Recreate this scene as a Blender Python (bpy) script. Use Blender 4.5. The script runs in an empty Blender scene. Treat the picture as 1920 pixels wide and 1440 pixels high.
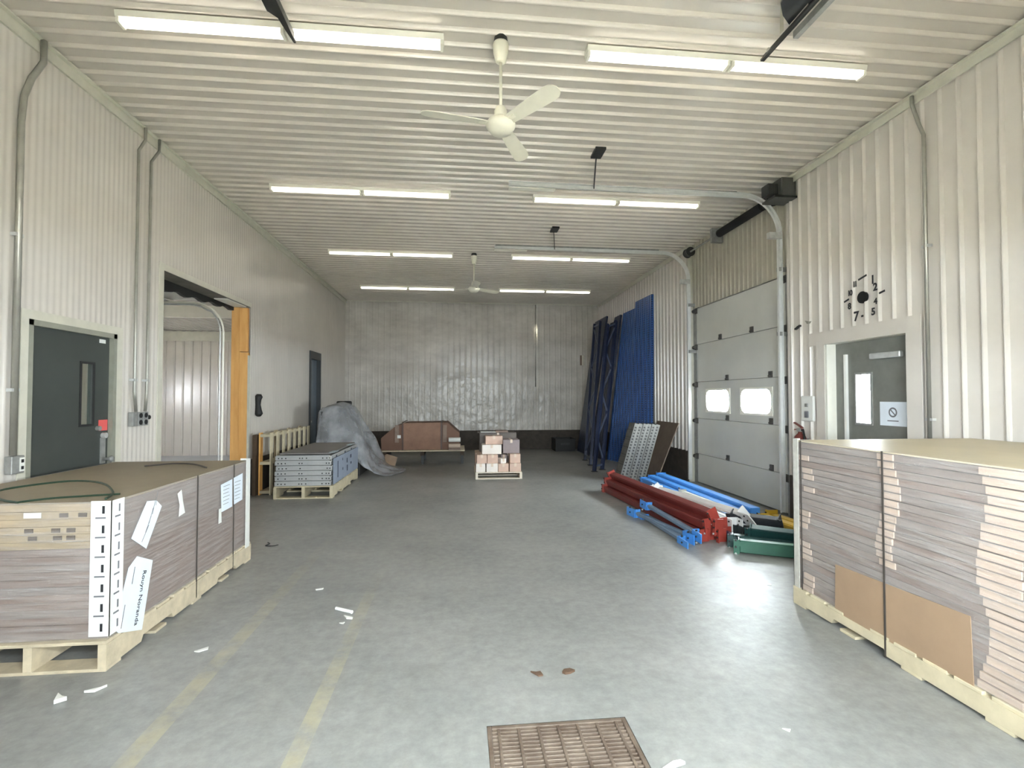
import bpy, bmesh, math, random
from mathutils import Vector, Matrix
random.seed(7)
SC = bpy.context.scene
COL = SC.collection

# ------------------------------------------------------------------ camera
cam_d = bpy.data.cameras.new('camera')
cam_d.sensor_width = 36.0
cam_d.lens = 944.0 / 1920.0 * 36.0
cam_d.clip_start = 0.05
cam = bpy.data.objects.new('camera', cam_d)
COL.objects.link(cam)
cam.location = (0, 0, 1.55)
cam.rotation_euler = (math.radians(90 + 1.46), 0, math.radians(-5.93))
SC.camera = cam

# ------------------------------------------------------------------ sky, daylight, exposure
w = bpy.data.worlds.new('sky')
SC.world = w
w.use_nodes = True
bg = w.node_tree.nodes['Background']
bg.inputs['Color'].default_value = (0.91, 0.95, 1.0, 1)
bg.inputs['Strength'].default_value = 34.0
vs = SC.view_settings
vs.view_transform = 'Standard'
vs.look = 'None'
vs.gamma = 1.0
vs.use_curve_mapping = False
vs.exposure = 1.95
SC.cycles.max_bounces = 10
SC.cycles.diffuse_bounces = 7
SC.cycles.transparent_max_bounces = 16
SC.cycles.sample_clamp_indirect = 8.0

sun_d = bpy.data.lights.new('sun', 'SUN'); sun_d.energy = 520.0; sun_d.angle = .01; sun_d.color = (1, .96, .88)
sun = bpy.data.objects.new('sun', sun_d); COL.objects.link(sun)
sun.rotation_euler = (0, math.radians(-25), 0)      # high sun over the roof, grazing past the door windows

def portal(name, loc, rot, sx, sy):
    """daylight portal lying in an opening of the building"""
    d = bpy.data.lights.new(name, 'AREA')
    d.shape = 'RECTANGLE'; d.size = sx; d.size_y = sy
    d.cycles.is_portal = True
    o = bpy.data.objects.new(name, d); COL.objects.link(o)
    o.location = loc; o.rotation_euler = rot
    return o
R90 = math.pi / 2
FWIN = [(-.86, -.20), (-.06, .60), (.74, 1.40), (1.54, 2.20)]     # windows of the closed front door behind the camera
FROW = {2: (1.34, 1.64), 3: (1.98, 2.30)}
for a_, b_ in FWIN:
    for z0_, z1_ in FROW.values(): portal('daylight_front_door_window', ((a_ + b_) / 2, -0.29, (z0_ + z1_) / 2), (R90, 0, 0), b_ - a_, z1_ - z0_)
portal('daylight_added_opening', (-9.12, 10.6, 1.65), (0, -R90, 0), .4, .8)  # unseen opening added to light the adjoining room
portal('daylight_door_window', (4.36, 8.02, 1.485), (0, R90, 0), .36, .74)
portal('daylight_door_window', (4.36, 6.93, 1.485), (0, R90, 0), .36, .74)
portal('daylight_side_door_window', (4.36, 4.95, 1.53), (0, R90, 0), .54, .20)
TUBE = 1.3        # small fill glow added to the fluorescent tubes

# ------------------------------------------------------------------ helpers
def lin(c):
    return tuple(((v / 255.0) / 12.92 if v / 255.0 <= .04045 else ((v / 255.0 + .055) / 1.055) ** 2.4) for v in c) + (1,)

MATS = {}
def mat(name, rgb, rough=.6, metal=0.0, var=.12, scale=6.0, bump=0.0, bscale=40.0, stretch=(1, 1, 1), spec=.5, rgb2=None, emit=None, island=0.0):
    if name in MATS: return MATS[name]
    m = bpy.data.materials.new(name); m.use_nodes = True
    nt = m.node_tree; N = nt.nodes; Lk = nt.links
    p = N['Principled BSDF']
    p.inputs['Roughness'].default_value = rough
    p.inputs['Metallic'].default_value = metal
    p.inputs['Specular IOR Level'].default_value = spec
    tc = N.new('ShaderNodeTexCoord'); mp = N.new('ShaderNodeMapping')
    mp.inputs['Scale'].default_value = stretch
    Lk.new(tc.outputs['Object'], mp.inputs['Vector'])
    nz = N.new('ShaderNodeTexNoise'); nz.inputs['Scale'].default_value = scale; nz.inputs['Detail'].default_value = 6
    nz.inputs['Roughness'].default_value = .62
    Lk.new(mp.outputs['Vector'], nz.inputs['Vector'])
    cr = N.new('ShaderNodeValToRGB')
    a = lin(rgb); b = lin(rgb2) if rgb2 else tuple(v * (1 - 2 * var) for v in a[:3]) + (1,)
    cr.color_ramp.elements[0].position = .32; cr.color_ramp.elements[0].color = b
    cr.color_ramp.elements[1].position = .68; cr.color_ramp.elements[1].color = a
    Lk.new(nz.outputs['Fac'], cr.inputs['Fac'])
    out = cr.outputs['Color']
    if island:
        oi = N.new('ShaderNodeObjectInfo'); hs = N.new('ShaderNodeHueSaturation')
        mr = N.new('ShaderNodeMapRange'); mr.inputs['To Min'].default_value = 1 - island; mr.inputs['To Max'].default_value = 1 + island
        Lk.new(oi.outputs['Random'], mr.inputs['Value']); Lk.new(mr.outputs['Result'], hs.inputs['Value'])
        Lk.new(out, hs.inputs['Color']); out = hs.outputs['Color']
    Lk.new(out, p.inputs['Base Color'])
    if bump:
        n2 = N.new('ShaderNodeTexNoise'); n2.inputs['Scale'].default_value = bscale; n2.inputs['Detail'].default_value = 4
        Lk.new(mp.outputs['Vector'], n2.inputs['Vector'])
        bp = N.new('ShaderNodeBump'); bp.inputs['Strength'].default_value = bump; bp.inputs['Distance'].default_value = .02
        Lk.new(n2.outputs['Fac'], bp.inputs['Height']); Lk.new(bp.outputs['Normal'], p.inputs['Normal'])
    if emit:
        p.inputs['Emission Color'].default_value = lin(rgb); p.inputs['Emission Strength'].default_value = emit
    MATS[name] = m
    return m

def film_mat(name, rgb, opac, rough=.15, bump=.5, stretch=(3, 3, 20), bscale=3.0):
    m = bpy.data.materials.new(name); m.use_nodes = True
    nt = m.node_tree; N = nt.nodes; Lk = nt.links
    p = N['Principled BSDF']; p.inputs['Base Color'].default_value = lin(rgb)
    p.inputs['Roughness'].default_value = rough; p.inputs['Specular IOR Level'].default_value = .6
    tr = N.new('ShaderNodeBsdfTransparent'); mx = N.new('ShaderNodeMixShader')
    tc = N.new('ShaderNodeTexCoord'); mp = N.new('ShaderNodeMapping'); mp.inputs['Scale'].default_value = stretch
    nz = N.new('ShaderNodeTexNoise'); nz.inputs['Scale'].default_value = bscale; nz.inputs['Detail'].default_value = 5
    Lk.new(tc.outputs['Object'], mp.inputs['Vector']); Lk.new(mp.outputs['Vector'], nz.inputs['Vector'])
    bp = N.new('ShaderNodeBump'); bp.inputs['Strength'].default_value = bump; bp.inputs['Distance'].default_value = .03
    Lk.new(nz.outputs['Fac'], bp.inputs['Height']); Lk.new(bp.outputs['Normal'], p.inputs['Normal'])
    mr = N.new('ShaderNodeMapRange'); mr.inputs['From Min'].default_value = .35; mr.inputs['From Max'].default_value = .7
    mr.inputs['To Min'].default_value = opac * .5; mr.inputs['To Max'].default_value = min(1, opac * 1.5)
    Lk.new(nz.outputs['Fac'], mr.inputs['Value']); Lk.new(mr.outputs['Result'], mx.inputs['Fac'])
    Lk.new(tr.outputs[0], mx.inputs[1]); Lk.new(p.outputs[0], mx.inputs[2])
    Lk.new(mx.outputs[0], N['Material Output'].inputs['Surface'])
    return m

def pane_mat(name, tint=(1, 1, 1), refl=.12):
    m = bpy.data.materials.new(name); m.use_nodes = True
    nt = m.node_tree; N = nt.nodes; Lk = nt.links
    tr = N.new('ShaderNodeBsdfTransparent'); tr.inputs['Color'].default_value = tint + (1,)
    gl = N.new('ShaderNodeBsdfGlossy'); gl.inputs['Roughness'].default_value = .04
    mx = N.new('ShaderNodeMixShader'); mx.inputs['Fac'].default_value = refl
    Lk.new(tr.outputs[0], mx.inputs[1]); Lk.new(gl.outputs[0], mx.inputs[2])
    Lk.new(mx.outputs[0], N['Material Output'].inputs['Surface'])
    return m

WLOC = {}
def thing(name, label, cat, loc, group=None, kind=None):
    o = bpy.data.objects.new(name, None); COL.objects.link(o)
    o.empty_display_size = .1
    o.location = loc; WLOC[o.name] = Vector(loc)
    if label: o['label'] = label
    if cat: o['category'] = cat
    if group: o['group'] = group
    if kind: o['kind'] = kind
    return o
def tag(o, label, cat, group=None):
    o['label'] = label; o['category'] = cat
    if group: o['group'] = group
    return o
def struct(o, label=None):
    o['kind'] = 'structure'
    if label: o['label'] = label
    return o

class MB:
    """collects shapes in world coordinates; build() links them as one mesh object"""
    def __init__(s): s.v = []; s.f = []
    def add(s, vs_, fs):
        n = len(s.v); s.v += [Vector(v) for v in vs_]; s.f += [tuple(i + n for i in f) for f in fs]; return s
    def box(s, x0, x1, y0, y1, z0, z1, mtx=None):
        vs_ = [Vector((x, y, z)) for z in (z0, z1) for y in (y0, y1) for x in (x0, x1)]
        if mtx is not None: vs_ = [mtx @ v for v in vs_]
        return s.add(vs_, [(0, 2, 3, 1), (4, 5, 7, 6), (0, 1, 5, 4), (2, 6, 7, 3), (0, 4, 6, 2), (1, 3, 7, 5)])
    def beam(s, p0, p1, a, b, up=(0, 0, 1)):
        """rectangular bar from p0 to p1, a wide (sideways), b deep (towards up)"""
        p0 = Vector(p0); p1 = Vector(p1); d = (p1 - p0).normalized()
        sd = d.cross(Vector(up)).normalized(); u = sd.cross(d).normalized()
        vs_ = [p + sd * (i * a / 2) + u * (j * b / 2) for p in (p0, p1) for j in (-1, 1) for i in (-1, 1)]
        return s.add(vs_, [(0, 1, 3, 2), (4, 6, 7, 5), (0, 4, 5, 1), (2, 3, 7, 6), (0, 2, 6, 4), (1, 5, 7, 3)])
    def tube(s, pts, r, n=10, cap=True):
        pts = [Vector(p) for p in pts]; rings = []
        rr = r if isinstance(r, (list, tuple)) else [r] * len(pts)
        d0 = (pts[1] - pts[0]).normalized()
        ref = Vector((0, 0, 1)) if abs(d0.z) < .9 else Vector((1, 0, 0))
        base = len(s.v); sd = None
        for k, p in enumerate(pts):
            d = ((pts[min(k + 1, len(pts) - 1)] - pts[max(k - 1, 0)])).normalized()
            if sd is None: sd = d.cross(ref).normalized()
            else: sd = (sd - d * sd.dot(d)).normalized()
            u = sd.cross(d)
            for i in range(n):
                a = 2 * math.pi * i / n
                s.v.append(p + sd * math.cos(a) * rr[k] + u * math.sin(a) * rr[k])
        for k in range(len(pts) - 1):
            for i in range(n):
                j = (i + 1) % n
                s.f.append((base + k * n + i, base + (k + 1) * n + i, base + (k + 1) * n + j, base + k * n + j))
        if cap:
            s.f.append(tuple(base + i for i in range(n)))
            s.f.append(tuple(base + (len(pts) - 1) * n + i for i in reversed(range(n))))
        return s
    def lathe(s, c, prof, n=24):
        """prof: list of (r, z) about a vertical axis through c"""
        pts = [(c[0], c[1], c[2] + z) for r, z in prof]; base = len(s.v)
        for (r, z) in prof:
            for i in range(n):
                a = 2 * math.pi * i / n
                s.v.append(Vector((c[0] + r * math.cos(a), c[1] + r * math.sin(a), c[2] + z)))
        for k in range(len(prof) - 1):
            for i in range(n):
                j = (i + 1) % n
                s.f.append((base + k * n + i, base + k * n + j, base + (k + 1) * n + j, base + (k + 1) * n + i))
        s.f.append(tuple(base + i for i in reversed(range(n))))
        s.f.append(tuple(base + (len(prof) - 1) * n + i for i in range(n)))
        return s
    def prism(s, poly, ext):
        """poly: list of 3D points (flat), ext: extrusion vector"""
        n = len(poly); e = Vector(ext)
        vs_ = [Vector(p) for p in poly] + [Vector(p) + e for p in poly]
        fs = [tuple(range(n))[::-1], tuple(range(n, 2 * n))] + [(i, (i + 1) % n, n + (i + 1) % n, n + i) for i in range(n)]
        return s.add(vs_, fs)
    def build(s, name, m, parent=None, bevel=0.0, smooth=False, flip=True):
        me = bpy.data.meshes.new(name)
        if parent is not None: off = WLOC[parent.name]
        else:
            xs = [v.x for v in s.v]; ys = [v.y for v in s.v]; zs = [v.z for v in s.v]
            off = Vector(((min(xs) + max(xs)) / 2, (min(ys) + max(ys)) / 2, min(zs)))
        me.from_pydata([tuple(v - off) for v in s.v], [], s.f)
        if flip:
            bm = bmesh.new(); bm.from_mesh(me); bmesh.ops.recalc_face_normals(bm, faces=bm.faces); bm.to_mesh(me); bm.free()
        me.materials.append(m)
        o = bpy.data.objects.new(name, me); COL.objects.link(o)
        if parent is not None:
            o.parent = parent; WLOC[o.name] = Vector(off)
        else:
            o.location = off; WLOC[o.name] = Vector(off)
        if smooth:
            for p in me.polygons: p.use_smooth = True
        if bevel:
            b = o.modifiers.new('bevel', 'BEVEL'); b.width = bevel; b.segments = 1; b.limit_method = 'ANGLE'
        return o
    # children of a mesh part: WLOC of that part holds the world offset of its local frame

def child_fix(o, parent):
    """re-parent a built part under another part that shares the same local frame"""
    o.parent = parent; return o

def copy_tree(o, loc=None, parent=None):
    c = o.copy(); COL.objects.link(c)
    c.parent = parent
    if loc is not None: c.location = loc
    for ch in list(o.children): copy_tree(ch, None, c)
    return c

def text_mesh(txt, size, bold=0.0):
    cu = bpy.data.curves.new('lettering', 'FONT'); cu.body = txt; cu.size = size; cu.align_x = 'CENTER'; cu.align_y = 'CENTER'
    cu.extrude = 0.0006; cu.offset = bold; cu.resolution_u = 3
    o = bpy.data.objects.new('lettering', cu); COL.objects.link(o)
    bpy.context.view_layer.update()
    me = bpy.data.meshes.new_from_object(o.evaluated_get(bpy.context.evaluated_depsgraph_get()))
    bpy.data.objects.remove(o)
    return me
def place_text(txt, size, mtx, m, parent, name='lettering', bold=0.0):
    """mtx: world matrix; text lies in its local XY plane"""
    me = text_mesh(txt, size, bold); me.transform(Matrix.Translation(-WLOC[parent.name]) @ mtx)
    me.materials.clear(); me.materials.append(m)
    o = bpy.data.objects.new(name, me); COL.objects.link(o); o.parent = parent
    return o
def frame_mtx(origin, xdir, ydir):
    x = Vector(xdir).normalized(); y = Vector(ydir).normalized(); z = x.cross(y)
    M_ = Matrix((x, y, z)).transposed().to_4x4(); M_.translation = Vector(origin)
    return M_

# ------------------------------------------------------------------ materials
PAINT = mat('painted_steel_cladding', (216, 210, 201), rough=.25, var=.05, scale=1.3, bump=.06, bscale=5, spec=.5)
CEIL = mat('painted_steel_ceiling', (213, 206, 196), rough=.24, var=.05, scale=1.2, bump=.04, bscale=6, spec=.5)
BACKP = mat('scuffed_steel_cladding', (214, 209, 200), rough=.24, rgb2=(180, 175, 166), scale=1.1, bump=.35, bscale=4.5, stretch=(1, 1, 1.6))
TRIMW = mat('white_metal_trim', (208, 205, 190), rough=.4, var=.06)
CURB = mat('dark_concrete_curb', (78, 70, 62), rough=.75, var=.2, scale=8)
GALV = mat('galvanised_steel', (206, 207, 204), rough=.35, metal=.3, var=.12, scale=14)
GALVD = mat('dull_galvanised_steel', (160, 160, 156), rough=.45, metal=.3, var=.15, scale=14)
BLACKM = mat('black_painted_steel', (38, 38, 38), rough=.45, var=.2, scale=15)
BLACK = mat('black_rubber', (24, 24, 24), rough=.6, var=.1)
DARKHOLE = mat('dark_void', (10, 10, 9), rough=.9, var=.1)
WHITE = mat('white_enamel', (240, 238, 226), rough=.35, var=.03)
FANW = mat('cream_enamel', (240, 236, 218), rough=.4, var=.05)
PLAST = mat('white_plastic', (232, 232, 226), rough=.4, var=.03)
PAPER = mat('white_paper', (226, 234, 242), rough=.7, var=.04)
INK = mat('black_ink', (40, 40, 44), rough=.7, var=.1)
INKG = mat('grey_ink', (120, 120, 124), rough=.7, var=.1)
PINE = mat('pale_pine', (210, 196, 168), rough=.7, var=.14, scale=5, stretch=(2, 2, 2), island=.08)
PINEY = mat('yellow_pine', (208, 196, 166), rough=.7, var=.12, scale=5, island=.06)
PINEG = mat('weathered_pine', (190, 174, 146), rough=.75, var=.16, scale=6, island=.1)
ORANGE = mat('orange_pine', (238, 188, 116), rough=.6, rgb2=(222, 162, 90), scale=3.0, stretch=(5, 5, .6), island=.05)
CARD = mat('brown_cardboard', (134, 115, 104), rough=.75, var=.08, scale=4, island=.07)
CARDY = mat('tan_cardboard', (176, 156, 124), rough=.75, var=.12, scale=5, stretch=(1, 1, 4), island=.07)
CARDTOP = mat('cardboard_lid', (150, 138, 118), rough=.6, var=.06, scale=3)
CARDP = mat('pinkish_cardboard', (200, 178, 160), rough=.7, var=.08, scale=4, island=.05)
CARDG = mat('greyish_cardboard', (138, 125, 117), rough=.72, var=.08, scale=4, stretch=(1, 1, 5), island=.07)
KRAFT = mat('kraft_cardboard', (160, 134, 108), rough=.75, var=.06, scale=4)
DKCARD = mat('dark_brown_cardboard', (122, 92, 76), rough=.75, var=.08, scale=3)
STRAPB = mat('black_strapping', (74, 68, 62), rough=.4, var=.1)
STRAPG = mat('dark_green_strapping', (40, 62, 46), rough=.4, var=.1)
DOORG = mat('dark_green_grey_enamel', (66, 70, 66), rough=.4, var=.1, scale=2.0, bump=.05, bscale=3)
DOORS = mat('grey_door_skin', (122, 123, 116), rough=.35, var=.1)
OHD = mat('white_door_skin', (206, 206, 198), rough=.32, var=.05, scale=1.2, bump=.08, bscale=2.5)
BLUE = mat('blue_rack_enamel', (54, 98, 166), rough=.35, var=.1, scale=3)
BLUEL = mat('light_blue_enamel', (70, 140, 215), rough=.35, var=.1, scale=5)
BLUESHADE = mat('shaded_blue_enamel', (36, 46, 72), rough=.4, var=.15, scale=4)  # rack blue with the shade over this group put into the colour
RED = mat('red_rack_enamel', (118, 48, 44), rough=.38, var=.12, scale=4)
REDL = mat('bright_red_enamel', (158, 64, 54), rough=.4, var=.1, scale=5)
GREEN = mat('green_rack_enamel', (52, 104, 84), rough=.4, var=.12, scale=5)
GREEND = mat('dark_green_rack_enamel', (30, 66, 64), rough=.4, var=.12, scale=5)
YEL = mat('yellow_enamel', (206, 168, 52), rough=.45, var=.12, scale=5)
WBEAM = mat('white_rack_enamel', (232, 232, 230), rough=.35, var=.05)
GREYT = mat('grey_steel_tray', (190, 191, 190), rough=.45, metal=.2, var=.08, scale=5, island=.05)
GREYTB = mat('blue_grey_side', (158, 168, 184), rough=.5, var=.08, scale=4)
RUST = mat('rusty_cast_iron', (122, 108, 94), rough=.55, rgb2=(78, 62, 50), scale=7, bump=.2, bscale=40)
REDSTK = mat('red_sticker', (226, 96, 92), rough=.6, var=.05)
REDX = mat('red_enamel', (122, 58, 52), rough=.35, var=.1)
SKYF = mat('adjacent_floor_concrete', (190, 194, 198), rough=.4, var=.06, scale=1.5)
GRND = mat('outdoor_concrete_apron', (186, 182, 172), rough=.85, var=.1, scale=1.0)
FILM = film_mat('stretch_film', (236, 230, 226), .22, rough=.10, bump=1.0, stretch=(1.2, 1.2, 16))
POLY = film_mat('polythene_sheet', (176, 178, 182), .55, rough=.14, bump=.25, stretch=(1, 1, 1), bscale=3)
PANE = pane_mat('window_glass', (.97, 1, 1))
PANEG = pane_mat('wired_window_glass', (.95, 1, .96))
TUBEM = mat('fluorescent_tube', (255, 250, 236), rough=.3, var=.01, emit=TUBE)

def dent_back_wall(m):
    nt = m.node_tree; N = nt.nodes; Lk = nt.links; p = N['Principled BSDF']
    g = N.new('ShaderNodeNewGeometry'); sp = N.new('ShaderNodeSeparateXYZ'); Lk.new(g.outputs['Position'], sp.inputs[0])
    mr = N.new('ShaderNodeMapRange'); mr.interpolation_type = 'SMOOTHSTEP'
    mr.inputs['From Min'].default_value = 2.5; mr.inputs['From Max'].default_value = 1.7; Lk.new(sp.outputs[2], mr.inputs['Value'])
    nz = N.new('ShaderNodeTexNoise'); nz.inputs['Scale'].default_value = 3.2; nz.inputs['Detail'].default_value = 5; Lk.new(g.outputs['Position'], nz.inputs['Vector'])
    mu = N.new('ShaderNodeMath'); mu.operation = 'MULTIPLY'; Lk.new(nz.outputs['Fac'], mu.inputs[0]); Lk.new(mr.outputs[0], mu.inputs[1])
    bp = N.new('ShaderNodeBump'); bp.inputs['Strength'].default_value = .7; bp.inputs['Distance'].default_value = .06; Lk.new(mu.outputs[0], bp.inputs['Height'])
    Lk.new(p.inputs['Normal'].links[0].from_socket, bp.inputs['Normal']); Lk.new(bp.outputs['Normal'], p.inputs['Normal'])
dent_back_wall(BACKP)
# concrete floor with worn yellow lane lines, stains and polished patches
def floor_material():
    m = bpy.data.materials.new('sealed_concrete_floor'); m.use_nodes = True
    nt = m.node_tree; N = nt.nodes; Lk = nt.links; p = N['Principled BSDF']
    tc = N.new('ShaderNodeNewGeometry')
    def noise(sc, det=6, r=.6):
        n = N.new('ShaderNodeTexNoise'); n.inputs['Scale'].default_value = sc; n.inputs['Detail'].default_value = det
        n.inputs['Roughness'].default_value = r; Lk.new(tc.outputs['Position'], n.inputs['Vector']); return n.outputs['Fac']
    def ramp(fac, a, b, ca=(0, 0, 0, 1), cb=(1, 1, 1, 1)):
        r = N.new('ShaderNodeValToRGB'); e = r.color_ramp.elements
        e[0].position = a; e[0].color = ca; e[1].position = b; e[1].color = cb
        Lk.new(fac, r.inputs['Fac']); return r.outputs['Color']
    def math_(op, a, b=None, c=None):
        n = N.new('ShaderNodeMath'); n.operation = op
        for i, v in enumerate((a, b, c)):
            if v is None: continue
            if isinstance(v, (int, float)): n.inputs[i].default_value = v
            else: Lk.new(v, n.inputs[i])
        return n.outputs[0]
    def mix(f, a, b):
        n = N.new('ShaderNodeMix'); n.data_type = 'RGBA'
        Lk.new(f, n.inputs[0]) if not isinstance(f, (int, float)) else None
        for i, v in ((6, a), (7, b)):
            if isinstance(v, tuple): n.inputs[i].default_value = v
            else: Lk.new(v, n.inputs[i])
        return n.outputs[2]
    base = ramp(noise(1.1), .3, .72, lin((124, 126, 124)), lin((160, 160, 156)))
    fine = ramp(noise(14, 8, .7), .35, .7, lin((108, 108, 105)), lin((164, 164, 160)))
    nm = N.new('ShaderNodeMix'); nm.data_type = 'RGBA'; nm.inputs[0].default_value = .4
    Lk.new(base, nm.inputs[6]); Lk.new(fine, nm.inputs[7]); col = nm.outputs[2]
    dark = ramp(noise(2.3, 8, .65), .56, .78)
    col = mix(math_('MULTIPLY', dark, .5), col, lin((104, 103, 98)))
    sp = N.new('ShaderNodeSeparateXYZ'); Lk.new(tc.outputs['Position'], sp.inputs[0])
    X = sp.outputs[0]; Y = sp.outputs[1]
    def line(cx, hw, y0, y1):
        d = math_('ABSOLUTE', math_('SUBTRACT', X, cx))
        a = math_('LESS_THAN', d, hw)
        b = N.new('ShaderNodeMapRange'); b.inputs['From Min'].default_value = y1; b.inputs['From Max'].default_value = y0
        b.interpolation_type = 'SMOOTHSTEP'; Lk.new(Y, b.inputs['Value'])
        return math_('MULTIPLY', a, b.outputs['Result'])
    wear = ramp(noise(5, 8, .7), .36, .6)
    l = math_('MAXIMUM', line(-.70, .042, 2.6, 5.0), line(-1.40, .05, 2.4, 6.4))
    l = math_('MULTIPLY', math_('MULTIPLY', l, wear), .36)
    col = mix(l, col, lin((190, 178, 132)))
    Lk.new(col, p.inputs['Base Color'])
    rg = N.new('ShaderNodeMapRange'); rg.inputs['To Min'].default_value = .27; rg.inputs['To Max'].default_value = .54
    Lk.new(noise(1.8, 8, .65), rg.inputs['Value']); Lk.new(rg.outputs[0], p.inputs['Roughness'])
    bp = N.new('ShaderNodeBump'); bp.inputs['Strength'].default_value = .10; bp.inputs['Distance'].default_value = .01
    Lk.new(noise(30, 6, .7), bp.inputs['Height']); Lk.new(bp.outputs['Normal'], p.inputs['Normal'])
    return m
FLOORM = floor_material()

# ------------------------------------------------------------------ room shell
XL, XR, YB, YF, H = -3.29, 4.19, 14.9, -0.15, 4.36

def rib_breaks(s0, s1, pitch, phase, hw, tw, hgt):
    out = {s0: 0.0, s1: 0.0}
    k = math.floor((s0 - phase) / pitch)
    while phase + k * pitch < s1 + pitch:
        c = phase + k * pitch
        for ds, d in ((-hw, 0), (-hw * .72, hgt * .5), (-tw * .8, hgt * .92), (0, hgt), (tw * .8, hgt * .92), (hw * .72, hgt * .5), (hw, 0)):
            if s0 < c + ds < s1: out[c + ds] = d
        k += 1
    return sorted(out.items())
def sine_breaks(s0, s1, pitch, amp, n=6):
    m_ = int((s1 - s0) / pitch * n)
    return [(s0 + (s1 - s0) * i / m_, amp * (1 - math.cos(2 * math.pi * i / n)) / 2) for i in range(m_ + 1)]
def depth_at(br, s):
    for (a, da), (b, db) in zip(br, br[1:]):
        if a <= s <= b: return da + (db - da) * (s - a) / max(b - a, 1e-9)
    return 0
def clad(name, put, br, z0, z1, holes, m, smooth=False):
    """ribbed sheet: put(s, z, d) -> point; holes: (s0, s1, z0, z1)"""
    ss = dict(br)
    for h in holes:
        for s in h[:2]:
            if br[0][0] < s < br[-1][0] and s not in ss: ss[s] = depth_at(br, s)
    st = sorted(ss.items()); mb = MB()
    for (a, da), (b, db) in zip(st, st[1:]):
        mid = (a + b) / 2; segs = [(z0, z1)]
        for h in holes:
            if h[0] < mid < h[1]:
                ns = []
                for (p, q) in segs:
                    if h[2] > p: ns.append((p, min(q, h[2])))
                    if h[3] < q: ns.append((max(p, h[3]), q))
                segs = ns
        for (p, q) in segs:
            if q - p > 1e-4: mb.add([put(a, p, da), put(b, p, db), put(b, q, db), put(a, q, da)], [(0, 1, 2, 3)])
    o = mb.build(name, m, flip=False, smooth=smooth)
    return struct(o)

# floor with the drain pit cut out
GX0, GX1, GY0, GY1 = .13, .80, 1.74, 2.41
fl = MB()
for (x0, x1, y0, y1) in ((XL - .28, GX0, YF - .2, YB + .2), (GX1, XR + .3, YF - .2, YB + .2), (GX0, GX1, YF - .2, GY0), (GX0, GX1, GY1, YB + .2)):
    fl.add([(x0, y0, 0), (x1, y0, 0), (x1, y1, 0), (x0, y1, 0)], [(0, 1, 2, 3)])
struct(fl.build('floor', FLOORM, flip=False), 'grey sealed concrete floor with faded yellow lane lines')

struct(clad('ceiling', lambda s, z, d: (z, s, H - d), rib_breaks(YF - .2, YB, .1655, 3.96, .022, .011, .028), XL, XR + .17, [], CEIL), 'ribbed cream steel ceiling')
# left wall: fine corrugated sheet
LH = [(4.2, 5.2, 0, 2.15), (5.94, 8.30, 0, 2.96), (11.45, 12.30, 0, 2.57)]
struct(clad('wall_left', lambda s, z, d: (XL + d, s, z), sine_breaks(YF, YB, .0678, .0035), 0, H, LH, PAINT, True), 'cream fine-corrugated steel wall')
# right wall: wide ribs
RH = [(4.32, 5.35, 0, 2.15), (6.03, 8.86, 0, H)]
struct(clad('wall_right', lambda s, z, d: (XR - d, s, z), rib_breaks(YF, YB, .1667, 4.115, .019, .009, .028), 0, H, RH, PAINT), 'cream ribbed steel wall')
struct(clad('wall_back', lambda s, z, d: (s, YB - d, z), rib_breaks(XL, XR, .1667, .0, .028, .013, .009), .56, H, [], BACKP), 'scuffed dented cream ribbed steel wall')
FH = [(-1.20, 2.35, 0, 3.70)]
struct(clad('wall_front', lambda s, z, d: (s, YF + d, z), rib_breaks(XL, XR, .1667, .0, .022, .011, .02), 0, H, FH, PAINT), 'ribbed steel wall around the front overhead door')
# front door reveal
fr = MB()
fr.box(-1.24, -1.20, YF - .2, YF + .03, 0, 3.74); fr.box(2.35, 2.39, YF - .2, YF + .03, 0, 3.74); fr.box(-1.20, 2.35, YF - .2, YF + .03, 3.70, 3.74)
struct(fr.build('trim_1', TRIMW))
# closed sectional door in the front wall, behind the camera
d6 = struct(thing('door_6', 'closed white sectional door behind the camera with two rows of windows', None, (.57, YF, 0)))
fz = [0.0, .62, 1.24, 1.86, 2.48, 3.10, 3.72]
for k in range(6):
    b = MB()
    if k in FROW:
        w0_, w1_ = FROW[k]
        xs_ = [-1.21] + [v for w_ in FWIN for v in w_] + [2.36]
        for i, (a_, c_) in enumerate(zip(xs_, xs_[1:])):
            if i % 2: b.box(a_, c_, YF - .10, YF - .055, fz[k], w0_).box(a_, c_, YF - .10, YF - .055, w1_, fz[k + 1])
            else: b.box(a_, c_, YF - .10, YF - .055, fz[k], fz[k + 1])
        sec = b.build('door_section', OHD, d6)
        for a_, c_ in FWIN: MB().box(a_, c_, YF - .08, YF - .075, w0_, w1_).build('window_pane', PANE, d6).parent = sec
    else: b.box(-1.21, 2.36, YF - .10, YF - .055, fz[k], fz[k + 1]).build('door_section', OHD, d6)
# flat outer skins of the walls so that no daylight leaks in
sk = MB()
def skin_x(x, holes, y0, y1, z1):
    ys = sorted({y0, y1} | {v for h in holes for v in h[:2]})
    for a, b in zip(ys, ys[1:]):
        segs = [(0, z1)]
        for h in holes:
            if h[0] < (a + b) / 2 < h[1]: segs = [(h[3], z1)] + ([(0, h[2])] if h[2] > 0 else [])
        for p, q in segs:
            if q > p: sk.add([(x, a, p), (x, b, p), (x, b, q), (x, a, q)], [(0, 1, 2, 3)])
skin_x(XL - .28, [(4.2, 5.86, 0, 2.15)] + LH[1:], YF - .2, YB + .2, H + .1)
struct(sk.build('wall_left_outer_face', PAINT, flip=False))
sk = MB(); 
skin_x(XR + .16, [(4.85, 5.05, 1.265, 1.795), (6.56, 7.30, 1.31, 1.66), (7.65, 8.39, 1.31, 1.66)], YF - .2, YB + .2, H + .1)
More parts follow.
